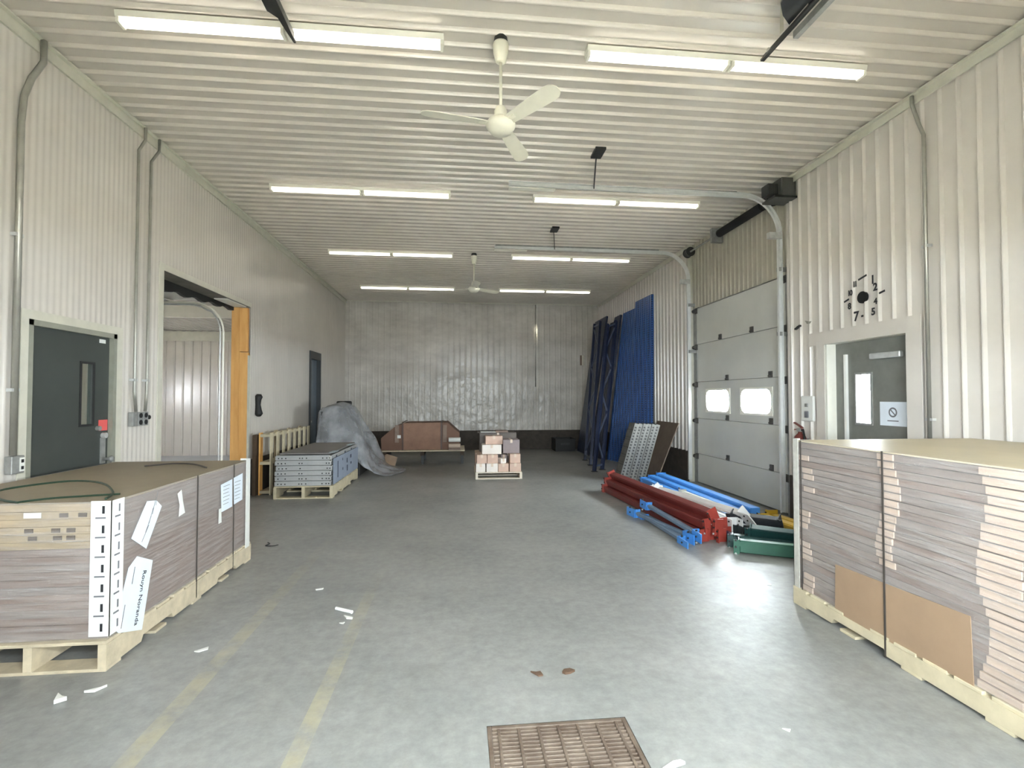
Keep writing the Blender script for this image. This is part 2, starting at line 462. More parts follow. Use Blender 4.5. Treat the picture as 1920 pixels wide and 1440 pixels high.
struct(sk.build('wall_right_outer_face', GRND, flip=False))
# dark concrete curb along the foot of the walls
def curb(name, *b): struct(MB().box(*b).build(name, CURB, bevel=.008))
curb('baseboard_back', XL, XR, YB - .06, YB + .02, 0, .56)
curb('baseboard_left', XL - .01, XL + .03, 8.36, 11.40, 0, .56)
curb('baseboard_left', XL - .01, XL + .03, 12.35, YB - .06, 0, .56)
curb('baseboard_left', XL - .01, XL + .03, YF, 4.14, 0, .40)
curb('baseboard_right', XR - .03, XR + .01, 8.88, YB - .06, 0, .56)
curb('baseboard_right', XR - .03, XR + .01, 5.42, 6.02, 0, .56)
# ceiling angle trims and gaps
struct(MB().box(XL + .007, XL + .025, YF, YB - .02, H - .125, H - .022).box(XL + .007, XL + .06, YF, YB - .02, H - .034, H - .022).build('trim_2', TRIMW))
struct(MB().box(XR - .045, XR - .029, YF, 6.03, H - .12, H - .03).box(XR - .08, XR - .045, YF, 6.03, H - .045, H - .03).build('trim_3', TRIMW))
struct(MB().box(XR - .035, XR - .02, 8.86, YB - .02, H - .12, H - .022).build('trim_4', TRIMW))
struct(MB().box(XL + .03, XR - .03, YB - .04, YB - .018, H - .05, H - .022).build('trim_5', TRIMW))

# ------------------------------------------------------------------ adjoining room seen through the left opening
AX = -9.0
af = MB(); af.add([(AX - .15, 1.8, 0), (XL - .28, 1.8, 0), (XL - .28, 14.2, 0), (AX - .15, 14.2, 0)], [(0, 1, 2, 3)])
struct(af.build('floor_adjoining_room', SKYF, flip=False))
struct(clad('wall_adjoining_room_back', lambda s, z, d: (s, 14.1 - d, z), rib_breaks(AX, XL - .28, .22, .0, .03, .015, .018), 0, 3.3, [], PAINT))
struct(clad('wall_adjoining_room_side', lambda s, z, d: (AX + d, s, z), rib_breaks(1.8, 14.2, .22, .0, .03, .015, .018), 0, 3.6, [(10.2, 11.0, 1.45, 1.85)], PAINT))  # hole in the sheet is the added daylight opening
struct(MB().add([(AX, 1.85, 0), (XL - .28, 1.85, 0), (XL - .28, 1.85, 3.6), (AX, 1.85, 3.6)], [(0, 1, 2, 3)]).build('wall_adjoining_room_front', PAINT, flip=False))
struct(clad('ceiling_adjoining_room', lambda s, z, d: (s, z, 3.30 - d), rib_breaks(AX, XL - .28, .22, .0, .03, .015, .02), 11.5, 14.1, [], PAINT))
struct(MB().add([(AX, 1.8, 3.52), (XL - .28, 1.8, 3.52), (XL - .28, 11.5, 3.52), (AX, 11.5, 3.52)], [(0, 1, 2, 3)]).build('ceiling_adjoining_room_high', CEIL, flip=False))
struct(MB().box(AX, XL - .29, 11.44, 11.52, 3.26, 3.52).build('trim_6', WHITE))
struct(MB().box(AX, XL - .29, 14.02, 14.08, 3.02, 3.275).build('trim_7', TRIMW))

struct(MB().box(AX - .15, XR + .2, YF - .25, YB + .25, H + .10, H + .16).build('ceiling_daylight_cover', GRND))  # unseen roof plate added to keep daylight out of the wall cavities
# ------------------------------------------------------------------ ground outside
struct(MB().add([(-14, -14, -.02), (16, -14, -.02), (16, YF - .2, -.02), (-14, YF - .2, -.02)], [(0, 1, 2, 3)]).build('ground_front_apron', GRND, flip=False))
struct(MB().add([(XR + .3, YF - .2, -.02), (16, YF - .2, -.02), (16, 18, -.02), (XR + .3, 18, -.02)], [(0, 1, 2, 3)]).build('ground_side_apron', GRND, flip=False))
struct(MB().add([(-18, 1.8, -.02), (AX - .15, 1.8, -.02), (AX - .15, 18, -.02), (-18, 18, -.02)], [(0, 1, 2, 3)]).build('ground_yard', GRND, flip=False))

# ------------------------------------------------------------------ left wall: dark steel door (door_1)
d1 = struct(thing('door_1', 'dark green-grey steel door with narrow window', None, (XL, 4.7, 0)))
fb = MB()
for (a, b, c, e) in ((4.20, 4.245, 0, 2.15), (5.155, 5.2, 0, 2.15), (4.20, 5.2, 2.105, 2.15)):
    fb.box(XL - .09, XL + .012, a, b, c, e)
fb.build('frame', mat('grey_green_frame', (150, 150, 136), rough=.5, var=.1), d1)
struct(MB().box(XL + .002, XL + .012, 4.13, 4.2, 0, 2.22).box(XL + .002, XL + .012, 5.2, 5.28, 0, 2.22).box(XL + .002, XL + .012, 4.2, 5.2, 2.15, 2.22).build('trim_8', TRIMW))
sl = MB(); x0, x1 = XL - .075, XL - .03
for (a, b, c, e) in ((4.245, 4.80, .01, 2.105), (4.95, 5.155, .01, 2.105), (4.80, 4.95, .01, 1.30), (4.80, 4.95, 1.85, 2.105)):
    sl.box(x0, x1, a, b, c, e)
slab = sl.build('door_slab', DOORG, d1)
child_fix(MB().box(XL - .056, XL - .05, 4.80, 4.95, 1.30, 1.85).build('window_pane', PANEG, d1), slab)
wf = MB()
for (a, b, c, e) in ((4.785, 4.805, 1.285, 1.865), (4.945, 4.965, 1.285, 1.865), (4.805, 4.945, 1.285, 1.305), (4.805, 4.945, 1.845, 1.865)):
    wf.box(XL - .032, XL - .022, a, b, c, e)
child_fix(wf.build('window_bead', BLACKM, d1), slab)
child_fix(MB().box(XL - .03, XL - .027, 5.03, 5.145, 1.235, 1.335).build('sticker', REDSTK, d1), slab)
child_fix(MB().box(XL - .03, XL - .027, 5.02, 5.10, 2.05, 2.085).build('sticker', PLAST, d1), slab)
child_fix(MB().box(XL - .03, XL - .020, 5.055, 5.115, .93, 1.17).build('push_plate', GALVD, d1), slab)
child_fix(MB().tube([(XL - .03, 5.085, 1.19), (XL + .005, 5.085, 1.19)], .026, 14).build('deadbolt', GALV, d1), slab)
child_fix(MB().tube([(XL - .03, 5.01, 1.26), (XL + .0, 5.01, 1.26)], .022, 12).build('deadbolt', GALVD, d1), slab)
kn = MB().tube([(XL - .03, 5.09, .97), (XL + .02, 5.09, .97), (XL + .05, 5.09, .97), (XL + .065, 5.09, .97)], [.014, .014, .032, .022], 14)
child_fix(kn.build('door_knob', GALVD, d1, smooth=True), slab)

# ------------------------------------------------------------------ left wall: large opening with raw pine jamb (door_2)
d2 = struct(thing('door_2', 'large open doorway with raw orange pine jamb and torn header', None, (XL, 7.1, 0)))
JX0 = XL - .28
MB().box(JX0, XL - .15, 8.30, 8.34, 0, 2.96).build('jamb_plank', ORANGE, d2, bevel=.003)
MB().box(XL - .15, XL - .02, 8.285, 8.34, 0, 2.25).build('jamb_plank', ORANGE, d2, bevel=.003)
MB().box(XL - .15, XL - .03, 8.275, 8.34, 2.26, 2.95).build('jamb_plank', ORANGE, d2, bevel=.003)
MB().box(XL - .02, XL + .010, 8.27, 8.31, 0, 2.2).build('edge_strip', TRIMW, d2)
MB().box(JX0, XL, 5.90, 5.94, 0, 2.96).build('jamb_plank', PAINT, d2)
hd = MB().box(JX0, XL + .004, 5.94, 8.30, 2.96, 3.0)
hd.build('header', mat('raw_grey_header', (120, 116, 106), rough=.7, var=.2), d2)
# torn insulation strip under the header: wavy lower edge
ti = MB(); n = 26
for i in range(n):
    ya, yb_ = 5.95 + 2.33 * i / n, 5.95 + 2.33 * (i + 1) / n
    za = 2.955 - .035 - .10 * (1 - i / n) - .02 * math.sin(i * 1.3) ; zb = 2.955 - .035 - .10 * (1 - (i + 1) / n) - .02 * math.sin((i + 1) * 1.3)
    ti.prism([(JX0 - .01, ya, 2.96), (JX0 - .01, yb_, 2.96), (JX0 - .01, yb_, zb), (JX0 - .01, ya, za)], (.05, 0, 0))
ti.build('torn_weatherstrip', BLACK, d2)
MB().box(XL - .20, XL - .02, 7.55, 8.2, 2.945, 2.958).build('header_flashing', WHITE, d2)
struct(MB().box(XL + .004, XL + .014, 5.86, 5.945, 0, 3.04).box(XL + .004, XL + .014, 5.945, 8.30, 2.96, 3.03).build('trim_9', TRIMW))
# overhead track and raised sectional door in the adjoining room
t = thing('door_track', 'white curved door track behind the orange pine jamb', 'door track', (-3.66, 8.2, 0))
pts = [(-3.64, 8.19, 0.02), (-3.64, 8.19, 2.55)] + [(-3.64 - .45 * (1 - math.cos(a)), 8.19, 2.55 + .45 * math.sin(a)) for a in [R90 * k / 8 for k in range(1, 9)]] + [(-6.4, 8.19, 3.0)]
def track(mb, pts, wdt, dep, side):
    """C-channel track following pts: two thin flanges and a web"""
    for a, b in zip(pts, pts[1:]):
        mb.beam(a, b, wdt, .004, up=side)
    return mb
mbt = MB(); mbt.tube(pts, .016, 8)
mbt.build('front_flange', WHITE, t)
mbt = MB(); mbt.tube([(p[0] - .045, p[1], p[2] - (.03 if p[2] > 2.9 else 0)) for p in pts], .013, 8)
mbt.build('rear_flange', GALV, t)
t = thing('raised_overhead_door', 'raised white sectional door hanging flat beyond the left opening', 'overhead door', (-5.2, 7.1, 3.05))
for k in range(5):
    xa = -3.95 - .56 * k
    sec = MB().box(xa - .54, xa, 5.95, 8.32, 3.06, 3.10).box(xa - .54, xa - .50, 5.95, 8.32, 3.03, 3.06).box(xa - .04, xa, 5.95, 8.32, 3.03, 3.06).build('door_section', OHD, t, bevel=.004)
for yy in (5.98, 8.27):
    MB().tube([(-3.95, yy, 3.0), (-6.75, yy, 3.0)], .02, 8).build('runner', GALV, t)
for xx in (-4.5, -6.5):
    for yy in (5.98, 8.27):
        MB().box(xx - .015, xx + .015, yy - .015, yy + .015, 2.99, 3.52).build('hanger_strap', GALVD, t)

# ------------------------------------------------------------------ left wall: far dark doorway (door_3)
d3 = struct(thing('door_3', 'narrow dark steel door at the far end of the left wall', None, (XL, 11.87, 0)))
fb = MB(); DKF = mat('dark_grey_frame', (52, 56, 58), rough=.45, var=.1)
for (a, b, c, e) in ((11.45, 11.51, 0, 2.57), (12.24, 12.30, 0, 2.57), (11.51, 12.24, 2.40, 2.57)):
    fb.box(XL - .20, XL + .03, a, b, c, e)
fb.build('frame', DKF, d3)
MB().box(XL - .12, XL - .06, 11.51, 12.24, .01, 2.40).build('door_slab', mat('grey_blue_slab', (104, 116, 126), rough=.35, var=.1), d3)
MB().tube([(XL - .06, 11.6, 1.0), (XL + .0, 11.6, 1.0), (XL + .02, 11.6, 1.0)], [.014, .03, .02], 10).build('door_knob', GALV, d3)

# ------------------------------------------------------------------ right wall: overhead sectional door (door_4)
DX = XR + .10
d4 = struct(thing('door_4', 'closed white sectional overhead door with two bright windows', None, (DX, 7.45, 0)))
DY0, DY1 = 6.22, 8.74
zs = [0.02, .53, 1.17, 1.82, 2.50, 3.16]
for k in range(5):
    z0, z1 = zs[k], zs[k + 1] - .006
    b = MB()
    if k == 2:
        wins = [(6.56, 7.30), (7.65, 8.39)]; wz = (1.31, 1.66)
        ys = [DY0, 6.56, 7.30, 7.65, 8.39, DY1]
        for i, (a, c) in enumerate(zip(ys, ys[1:])):
            if i in (1, 3): b.box(DX, DX + .045, a, c, z0, wz[0]).box(DX, DX + .045, a, c, wz[1], z1)
            else: b.box(DX, DX + .045, a, c, z0, z1)
        sec = b.build('door_section', OHD, d4)
        for (a, c) in wins:
            child_fix(MB().box(DX + .02, DX + .026, a, c, wz[0], wz[1]).build('window_pane', PANE, d4), sec)
            fr_ = MB(); r = .05
            for (p, q, u, v) in ((a - .03, c + .03, wz[0] - .03, wz[0]), (a - .03, c + .03, wz[1], wz[1] + .03), (a - .03, a, wz[0], wz[1]), (c, c + .03, wz[0], wz[1])):
                fr_.box(DX - .012, DX + .0, p, q, u, v)
            for (cy, cz, sy, sz) in ((a, wz[0], 1, 1), (c, wz[0], -1, 1), (a, wz[1], 1, -1), (c, wz[1], -1, -1)):
                fr_.prism([(DX - .012, cy, cz), (DX - .012, cy + sy * .09, cz), (DX - .012, cy + sy * .03, cz + sz * .03), (DX - .012, cy, cz + sz * .09)], (.012, 0, 0))
            child_fix(fr_.build('window_frame', WHITE, d4), sec)
    else:
        b.box(DX, DX + .045, DY0, DY1, z0, z1)
        b.build('door_section', OHD, d4, bevel=.004)
HNG = mat('dull_hinge_steel', (92, 90, 86), rough=.5, metal=.4)
for z in zs[1:5]:
    for y in ((7.0, 7.9) if z > 2 else (7.7, 6.56)):
        MB().box(DX - .02, DX, y - .035, y + .035, z + .0, z + .085).tube([(DX - .022, y - .03, z + .02), (DX - .022, y + .03, z + .02)], .012, 8).build('hinge', HNG, d4)
for z in zs[1:]:
    for y in (DY0 + .03, DY1 + .02):
        MB().tube([(DX - .03, y - .035, z - .05), (DX - .03, y + .045, z - .05)], .035, 12).box(DX - .02, DX, y - .05, y + .02, z - .10, z).build('roller', HNG, d4)
# wall above the door, set back, and jamb strips
struct(clad('wall_right_header', lambda s, z, d: (XR + .085 - d, s, z), rib_breaks(6.03, 8.86, .12, .0, .03, .012, .012), 3.16, H, [], mat('dull_steel_cladding', (182, 176, 160), rough=.5, var=.08, scale=2)))
struct(MB().box(XR - .004, XR + .15, 6.015, 6.035, 0, H).build('trim_10', TRIMW))
struct(MB().box(XR - .004, XR + .15, 8.855, 8.875, 0, H).build('trim_11', TRIMW))
struct(MB().box(XR + .09, XR + .15, 6.035, 6.22, 0, 3.2).build('trim_12', GALVD))
struct(MB().box(XR + .09, XR + .15, 8.74, 8.855, 0, 3.2).build('trim_13', GALVD))
struct(MB().box(XR - .012, XR + .002, 5.99, 6.035, 0, H - .12).build('trim_14', PAINT))

TRK = mat('pale_zinc_track', (222, 223, 220), rough=.35, metal=.1, var=.06, scale=10)
def ohd_track(name, label, y, sgn):
    """vertical run, bend and long horizontal run of an overhead door track, with its hanger"""
    t = thing(name, label, 'door track', (XR, y, 0), 'overhead door tracks on the right wall')
    xv = XR - .02; zt = 4.18; r = .50
    pts = [(xv, y, .05), (xv, y, zt - r)] + [(xv - r * (1 - math.cos(a)), y, zt - r + r * math.sin(a)) for a in [R90 * k / 10 for k in range(1, 11)]] + [(.6, y, zt + .02)]
    def off(d):
        out = []
        for i, p in enumerate(pts):
            q = pts[min(i + 1, len(pts) - 1)]; o_ = pts[max(i - 1, 0)]
            tx, tz = q[0] - o_[0], q[2] - o_[2]; l = math.hypot(tx, tz)
            out.append((p[0] - tz / l * d, p[1], p[2] + tx / l * d))
        return out
    a, b = off(.028), off(-.028)
    mb = MB()
    for P_, Q_ in zip(a, a[1:]): mb.beam(P_, Q_, .035, .006, up=Vector((0, 1, 0)).cross(Vector(Q_) - Vector(P_)))
    mb.build('inner_flange', TRK, t)
    mb = MB()
    for P_, Q_ in zip(b, b[1:]): mb.beam(P_, Q_, .035, .006, up=Vector((0, 1, 0)).cross(Vector(Q_) - Vector(P_)))
    mb.build('outer_flange', TRK, t)
    mb = MB()
    for i in range(len(a) - 1):
        yy = y + sgn * .017
        mb.add([(a[i][0], yy, a[i][2]), (a[i + 1][0], yy, a[i + 1][2]), (b[i + 1][0], yy, b[i + 1][2]), (b[i][0], yy, b[i][2])], [(0, 1, 2, 3)])
    mb.build('web', TRK, t)
    # angle iron stiffener and ceiling hanger
    MB().box(.62, 3.6, y + sgn * .02, y + sgn * .026, zt + .03, zt + .055).build('stiffener_angle', BLACKM if sgn > 0 else GALVD, t)
    MB().box(.60, 1.18, y - .045, y + .045, zt - .045, zt - .036).build('end_stop_plate', WHITE, t)
    MB().beam((1.68, y, zt + .02), (1.56, y - .55, H - .03), .05, .012, up=(1, 0, 0)).build('hanger_strap', BLACKM, t)
    MB().box(1.50, 1.62, y - .75, y - .52, H - .05, H - .022).build('hanger_foot', BLACKM, t)
    for zz in (2.35, 3.2):
        MB().box(xv - .02, XR + .09, y + sgn * .0, y + sgn * .05, zz, zz + .05).build('wall_bracket', GALVD, t)
    MB().box(xv - .16, xv + .02, y - .03, y + .03, 3.62, 3.70).build('wall_bracket', GALV, t)
    return t
ohd_track('door_track', 'galvanised overhead door track nearer the camera, bending under the ceiling', 6.16, 1)
ohd_track('door_track', 'galvanised overhead door track at the far jamb beside the blue racking', 8.80, -1)
# torsion shaft above the door
t = thing('torsion_spring', 'torsion shaft with black spring above the overhead door', 'door spring', (XR - .10, 7.4, 4.05))
MB().tube([(XR - .07, 6.10, 4.16), (XR - .07, 8.85, 4.16)], .016, 10).build('shaft', GALVD, t)
sp = MB(); ny = 44
for i in range(ny):
    y = 6.45 + 1.15 * i / ny
    sp.tube([(XR - .07, y, 4.16), (XR - .07, y + .02, 4.16)], .062, 14)
sp.build('spring_coil', BLACK, t)
MB().tube([(XR - .07, 8.60, 4.16), (XR - .07, 8.64, 4.16), (XR - .07, 8.72, 4.16), (XR - .07, 8.74, 4.16)], [.085, .07, .065, .085], 18).build('cable_drum', BLACKM, t)
MB().tube([(XR - .07, 6.22, 4.16), (XR - .07, 6.26, 4.16), (XR - .07, 6.34, 4.16), (XR - .07, 6.36, 4.16)], [.085, .07, .065, .085], 18).build('cable_drum', BLACKM, t)
MB().box(XR - .14, XR + .05, 7.70, 7.76, 4.05, 4.28).build('centre_bracket', GALVD, t)
t = thing('door_operator', 'dark jackshaft door motor box under the ceiling beside the overhead door', 'door motor', (XR - .1, 5.98, 4.0))
MB().box(XR - .20, XR - .005, 5.84, 6.07, 4.06, 4.30).build('housing', mat('dark_grey_box', (74, 74, 70), rough=.5), t, bevel=.01)
MB().box(XR - .34, XR - .20, 5.90, 6.05, 4.10, 4.24).build('gear_case', BLACKM, t, bevel=.01)
MB().box(XR - .30, XR - .005, 5.82, 6.09, 4.035, 4.06).build('mounting_plate', BLACKM, t)

# ------------------------------------------------------------------ right wall: man door (door_5)
MX = XR + .10
d5 = struct(thing('door_5', 'grey steel door with glowing narrow window and notice', None, (MX, 4.83, 0)))
fb = MB()
fb.box(XR - .012, MX + .06, 5.35, 5.39, 0, 2.19).box(XR - .012, MX + .06, 4.28, 4.32, 0, 2.19).box(XR - .012, MX + .06, 4.32, 5.35, 2.15, 2.19)
fb.build('frame', WHITE, d5)
struct(MB().box(XR - .036, XR - .0285, 4.14, 5.62, 2.15, 2.30).box(XR - .036, XR - .0285, 4.14, 4.30, 0, 2.15).box(XR - .036, XR - .0285, 5.36, 5.50, 0, 2.15).build('trim_15', PAINT))
sl = MB(); x0, x1 = MX, MX + .045
for (a, b, c, e) in ((4.32, 4.86, .01, 2.15), (5.05, 5.35, .01, 2.15), (4.86, 5.05, .01, 1.27), (4.86, 5.05, 1.79, 2.15)):
    sl.box(x0, x1, a, b, c, e)
slab = sl.build('door_slab', DOORS, d5)
child_fix(MB().box(MX + .02, MX + .026, 4.86, 5.05, 1.27, 1.79).build('window_pane', PANE, d5), slab)
child_fix(MB().box(MX - .012, MX, 4.84, 4.86, 1.25, 1.81).box(MX - .012, MX, 5.05, 5.07, 1.25, 1.81).box(MX - .012, MX, 4.86, 5.05, 1.25, 1.27).box(MX - .012, MX, 4.86, 5.05, 1.79, 1.81).build('window_bead', GALVD, d5), slab)
child_fix(MB().box(MX - .05, MX, 4.46, 4.83, 1.94, 2.0).build('door_closer', GALV, d5, bevel=.008), slab)
child_fix(MB().box(MX - .03, MX, 5.17, 5.20, .3, 2.02).build('weather_strip', PLAST, d5), slab)
sg = child_fix(MB().box(MX - .004, MX, 4.44, 4.75, 1.26, 1.50).build('notice', PAPER, d5), slab)
rg = MB()   # ring emblem with a slash of two leaves
for i in range(20):
    a0, a1 = 2 * math.pi * i / 20, 2 * math.pi * (i + 1) / 20
    q = lambda a, r: (MX - .005, 4.595 + r * math.cos(a), 1.395 + r * math.sin(a))
    rg.add([q(a0, .05), q(a1, .05), q(a1, .034), q(a0, .034)], [(0, 1, 2, 3)])
rg.beam((MX - .0055, 4.565, 1.365), (MX - .0055, 4.625, 1.425), .012, .001, up=(1, 0, 0))
rg.box(MX - .006, MX - .005, 4.53, 4.66, 1.305, 1.315)
WLOC[sg.name] = WLOC[d5.name]
rg.build('emblem', INKG, d5).parent = slab
child_fix(MB().tube([(MX, 5.24, 1.02), (MX - .05, 5.24, 1.02), (MX - .065, 5.24, 1.02)], [.014, .03, .02], 12).build('door_knob', GALV, d5), slab)
# roof over the yard side of the window openings is not visible: nothing built there

# ------------------------------------------------------------------ hand-drawn clock on the right wall
ck = tag(thing('drawn_wall_clock', None, None, (XR, 4.81, 2.59)), 'hand-drawn clock numerals around a black hole on the ribbed right wall', 'clock')
cx = XR - .0295
MB().tube([(cx + .022, 4.81, 2.585), (cx - .002, 4.81, 2.585)], .062, 22).build('centre_hole', DARKHOLE, ck)
def wall_r(y, z, tilt=0): 
    return frame_mtx((cx, y, z), (0, -math.cos(tilt), math.sin(tilt)), (0, math.sin(tilt), math.cos(tilt)))
for s_, y, z, sz in (('1', 4.67, 2.735, .12), ('2', 4.64, 2.655, .105), ('4', 4.64, 2.51, .08), ('5', 4.67, 2.41, .10), ('7', 4.89, 2.395, .14), ('8', 4.98, 2.52, .09), ('1', 4.985, 2.66, .08), ('0', 4.955, 2.66, .08), ('1', 4.912, 2.74, .08), ('1', 4.888, 2.74, .08)):
    place_text(s_, sz, wall_r(y, z), INK, ck, 'numeral', .004)
for y, z, wd, sl_ in ((4.80, 2.79, .11, .25), (4.56, 2.59, .07, .2), (5.02, 2.59, .07, .3), (4.81, 2.39, .03, .1)):
    MB().beam((cx, y - wd / 2, z + sl_ * wd / 2), (cx, y + wd / 2, z - sl_ * wd / 2), .02, .0015, up=(1, 0, 0)).build('hour_mark', INK, ck)

# ------------------------------------------------------------------ right wall small fittings
t = tag(thing('control_station', None, None, (XR, 5.635, 1.26)), 'white push-button control plate left of the right-hand door', 'control box')
MB().box(XR - .055, XR - .02, 5.53, 5.74, 1.26, 1.56).build('plate', PLAST, t, bevel=.008)
MB().box(XR - .07, XR - .055, 5.605, 5.665, 1.30, 1.38).build('button', INKG, t, bevel=.004)
MB().box(XR - .07, XR - .055, 5.61, 5.66, 1.43, 1.47).build('button', GALVD, t, bevel=.004)
t = tag(thing('fire_extinguisher', None, None, (XR - .1, 5.70, .60)), 'red extinguisher hanging under the white control plate, mostly behind the wrapped load', 'extinguisher')
MB().lathe((XR - .10, 5.70, .62), [(.02, 0), (.07, .01), (.075, .05), (.075, .40), (.06, .455), (.025, .49), (.022, .52)], 18).build('cylinder', REDX, t, smooth=True)
MB().box(XR - .125, XR - .075, 5.67, 5.73, 1.13, 1.17).build('valve', GALVD, t)
MB().beam((XR - .10, 5.66, 1.18), (XR - .10, 5.80, 1.235), .03, .012).beam((XR - .10, 5.66, 1.165), (XR - .10, 5.79, 1.15), .03, .012).build('lever', REDX, t)
MB().tube([(XR - .10, 5.67, 1.15), (XR - .12, 5.62, 1.16), (XR - .13, 5.585, 1.08), (XR - .13, 5.58, .85)], .012, 8).build('hose', BLACK, t)
MB().box(XR - .03, XR - .018, 5.66, 5.74, .7, 1.05).build('hanging_bracket', GALVD, t)
t = tag(MB().beam((XR - .035, 5.85, 2.39), (XR - .035, 5.76, 2.425), .03, .02).tube([(XR - .018, 5.80, 2.41), (XR - .05, 5.80, 2.41)], .012, 8).build('wall_clip', BLACKM), 'small black clip on the right wall above the control plate', 'clip')
t = tag(MB().prism([(XR - .024, 5.69, 2.475), (XR - .024, 5.655, 2.43), (XR - .024, 5.60, 2.425), (XR - .024, 5.575, 2.45), (XR - .024, 5.62, 2.455)], (-.003, 0, 0)).build('tape_scrap', mat('grey_tape', (150, 146, 134), rough=.6)), 'torn grey tape scrap on the right wall beside the black clip', 'tape')

def conduit(name, label, pts, r, m, box=None, parent_loc=None, straps=()):
    t = tag(thing(name, None, None, parent_loc or pts[-1]), label, 'conduit', None)
    MB().tube(pts, r, 8).build('pipe', m, t, smooth=True)
    for p in straps:
        MB().box(p[0] - .02, p[0] + .02, p[1] - .035, p[1] + .035, p[2] - .012, p[2] + .012).build('strap', GALV, t)
    return t
CND = mat('conduit_steel', (168, 166, 156), rough=.4, metal=.5, var=.1)
conduit('electrical_conduit', 'steel conduit running down the right wall from the ceiling trim', [(XR - .06, 4.16, H - .03), (XR - .06, 4.16, H - .12), (XR - .05, 4.11, H - .32), (XR - .04, 4.07, H - .45), (XR - .04, 4.07, 1.0)], .016, CND, straps=((XR - .03, 4.07, 1.35), (XR - .03, 4.07, 2.9)))
xl = XL + .035
conduit('electrical_conduit', 'thick steel conduit left of the dark steel door', [(xl + .02, 4.22, H - .03), (xl + .02, 4.22, H - .20), (xl, 4.14, H - .38), (xl, 4.08, H - .55), (xl, 4.06, 3.6), (xl, 4.06, 1.12)], .022, CND, straps=((xl - .01, 4.06, 2.75), (xl - .01, 4.06, 1.6)))
conduit('electrical_conduit', 'left one of the twin conduits beside the pine-framed opening', [(xl + .02, 5.50, H - .03), (xl + .02, 5.50, H - .16), (xl, 5.43, H - .30), (xl, 5.43, 1.60), (xl, 5.46, 1.40)], .015, CND, straps=((xl - .01, 5.43, 1.72),))
conduit('electrical_conduit', 'right one of the twin conduits beside the pine-framed opening', [(xl + .02, 5.74, H - .03), (xl + .02, 5.74, H - .16), (xl, 5.64, H - .32), (xl, 5.63, 1.60), (xl, 5.61, 1.40)], .015, CND, straps=((xl - .01, 5.63, 1.72),))
conduit('electrical_conduit', 'thin vertical pipe on the back wall right of centre', [(2.25, YB - .035, H - .05), (2.25, YB - .035, 1.85)], .014, CND)
t = tag(thing('outlet_box', None, None, (XL + .02, 4.07, .99)), 'steel outlet box at the foot of the conduit by the dark door', 'outlet')
MB().box(XL + .008, XL + .06, 4.02, 4.13, .985, 1.115).build('box', GALVD, t, bevel=.004)
MB().box(XL + .06, XL + .064, 4.085, 4.125, 1.0, 1.1).build('cover', PLAST, t)
for z in (1.025, 1.075): MB().box(XL + .064, XL + .067, 4.095, 4.115, z - .012, z + .012).build('socket', BLACK, t)
t = tag(thing('outlet_box', None, None, (XL + .02, 5.52, 1.25)), 'three-gang steel outlet box under the twin conduits', 'outlet')
for k in range(3):
    y = 5.385 + .085 * k
    g = MB().box(XL + .008, XL + .055, y, y + .078, 1.255, 1.395).build('box', GALVD, t, bevel=.003)
    if k:
        for z in (1.29, 1.36): child_fix(MB().tube([(XL + .054, y + .039, z), (XL + .058, y + .039, z)], .026, 12).build('socket', BLACK, t), g)
MB().tube([(XL + .01, 5.70, 1.335), (XL + .03, 5.70, 1.335)], .022, 12).build('cable_knockout', BLACK, t)
t = tag(thing('wall_handset', None, None, (XL + .02, 8.585, 1.22)), 'black curved handset hanging on the left wall past the pine jamb', 'handset')
hs = MB().tube([(XL + .05, 8.56, 1.235), (XL + .045, 8.57, 1.27), (XL + .035, 8.575, 1.33), (XL + .03, 8.57, 1.42), (XL + .035, 8.565, 1.50), (XL + .045, 8.565, 1.555), (XL + .05, 8.56, 1.59)], [.03, .062, .052, .040, .046, .058, .035], 14)
hs.build('grip', BLACK, t, smooth=True)
MB().box(XL + .007, XL + .03, 8.535, 8.60, 1.38, 1.46).build('cradle', BLACKM, t, bevel=.006)
t = tag(thing('junction_box', None, None, (3.69, YB - .04, 2.5)), 'small beige box high on the back wall beside the blue racking', 'box')
MB().box(3.655, 3.72, YB - .07, YB - .018, 2.50, 2.80).build('body', TRIMW, t, bevel=.006)
MB().box(3.61, 3.655, YB - .055, YB - .018, 2.50, 2.80).build('side_cover', mat('brown_cover', (120, 100, 84)), t)

# ------------------------------------------------------------------ fluorescent strip lights
def strip_light(x0, x1, y, label):
    xc = (x0 + x1) / 2; zt = H - .022
    t = tag(thing('strip_light', None, None, (xc, y, zt - .14)), label, 'light', 'fluorescent strip lights on the ceiling')
    hs = MB()
    hs.prism([(x0, y - .055, zt), (x0, y + .055, zt), (x0, y + .045, zt - .042), (x0, y - .045, zt - .042)], (x1 - x0, 0, 0))
    hs.build('housing', WHITE, t)
    for xa, xb in ((x0 + .03, xc - .035), (xc + .035, x1 - .03)):
        for dy in (-.030, .030):
            MB().tube([(xa, y + dy, zt - .064), (xb, y + dy, zt - .064)], .0135, 10).build('tube', TUBEM, t, smooth=True)
    for xx in (x0 + .015, xc - .02, xc + .02, x1 - .015):
        MB().box(xx - .012, xx + .012, y - .046, y + .046, zt - .084, zt - .042).build('lamp_holder', WHITE, t, bevel=.004)
    return t
rows = [(3.88, 'front row'), (6.84, 'second row'), (9.78, 'third row'), (12.85, 'back row')]
for y, lb in rows:
    strip_light(-2.48, -.13, y, 'long white strip light on the left half of the ceiling, ' + lb)
    strip_light(1.0, 3.40, y, 'long white strip light on the right half of the ceiling, ' + lb)

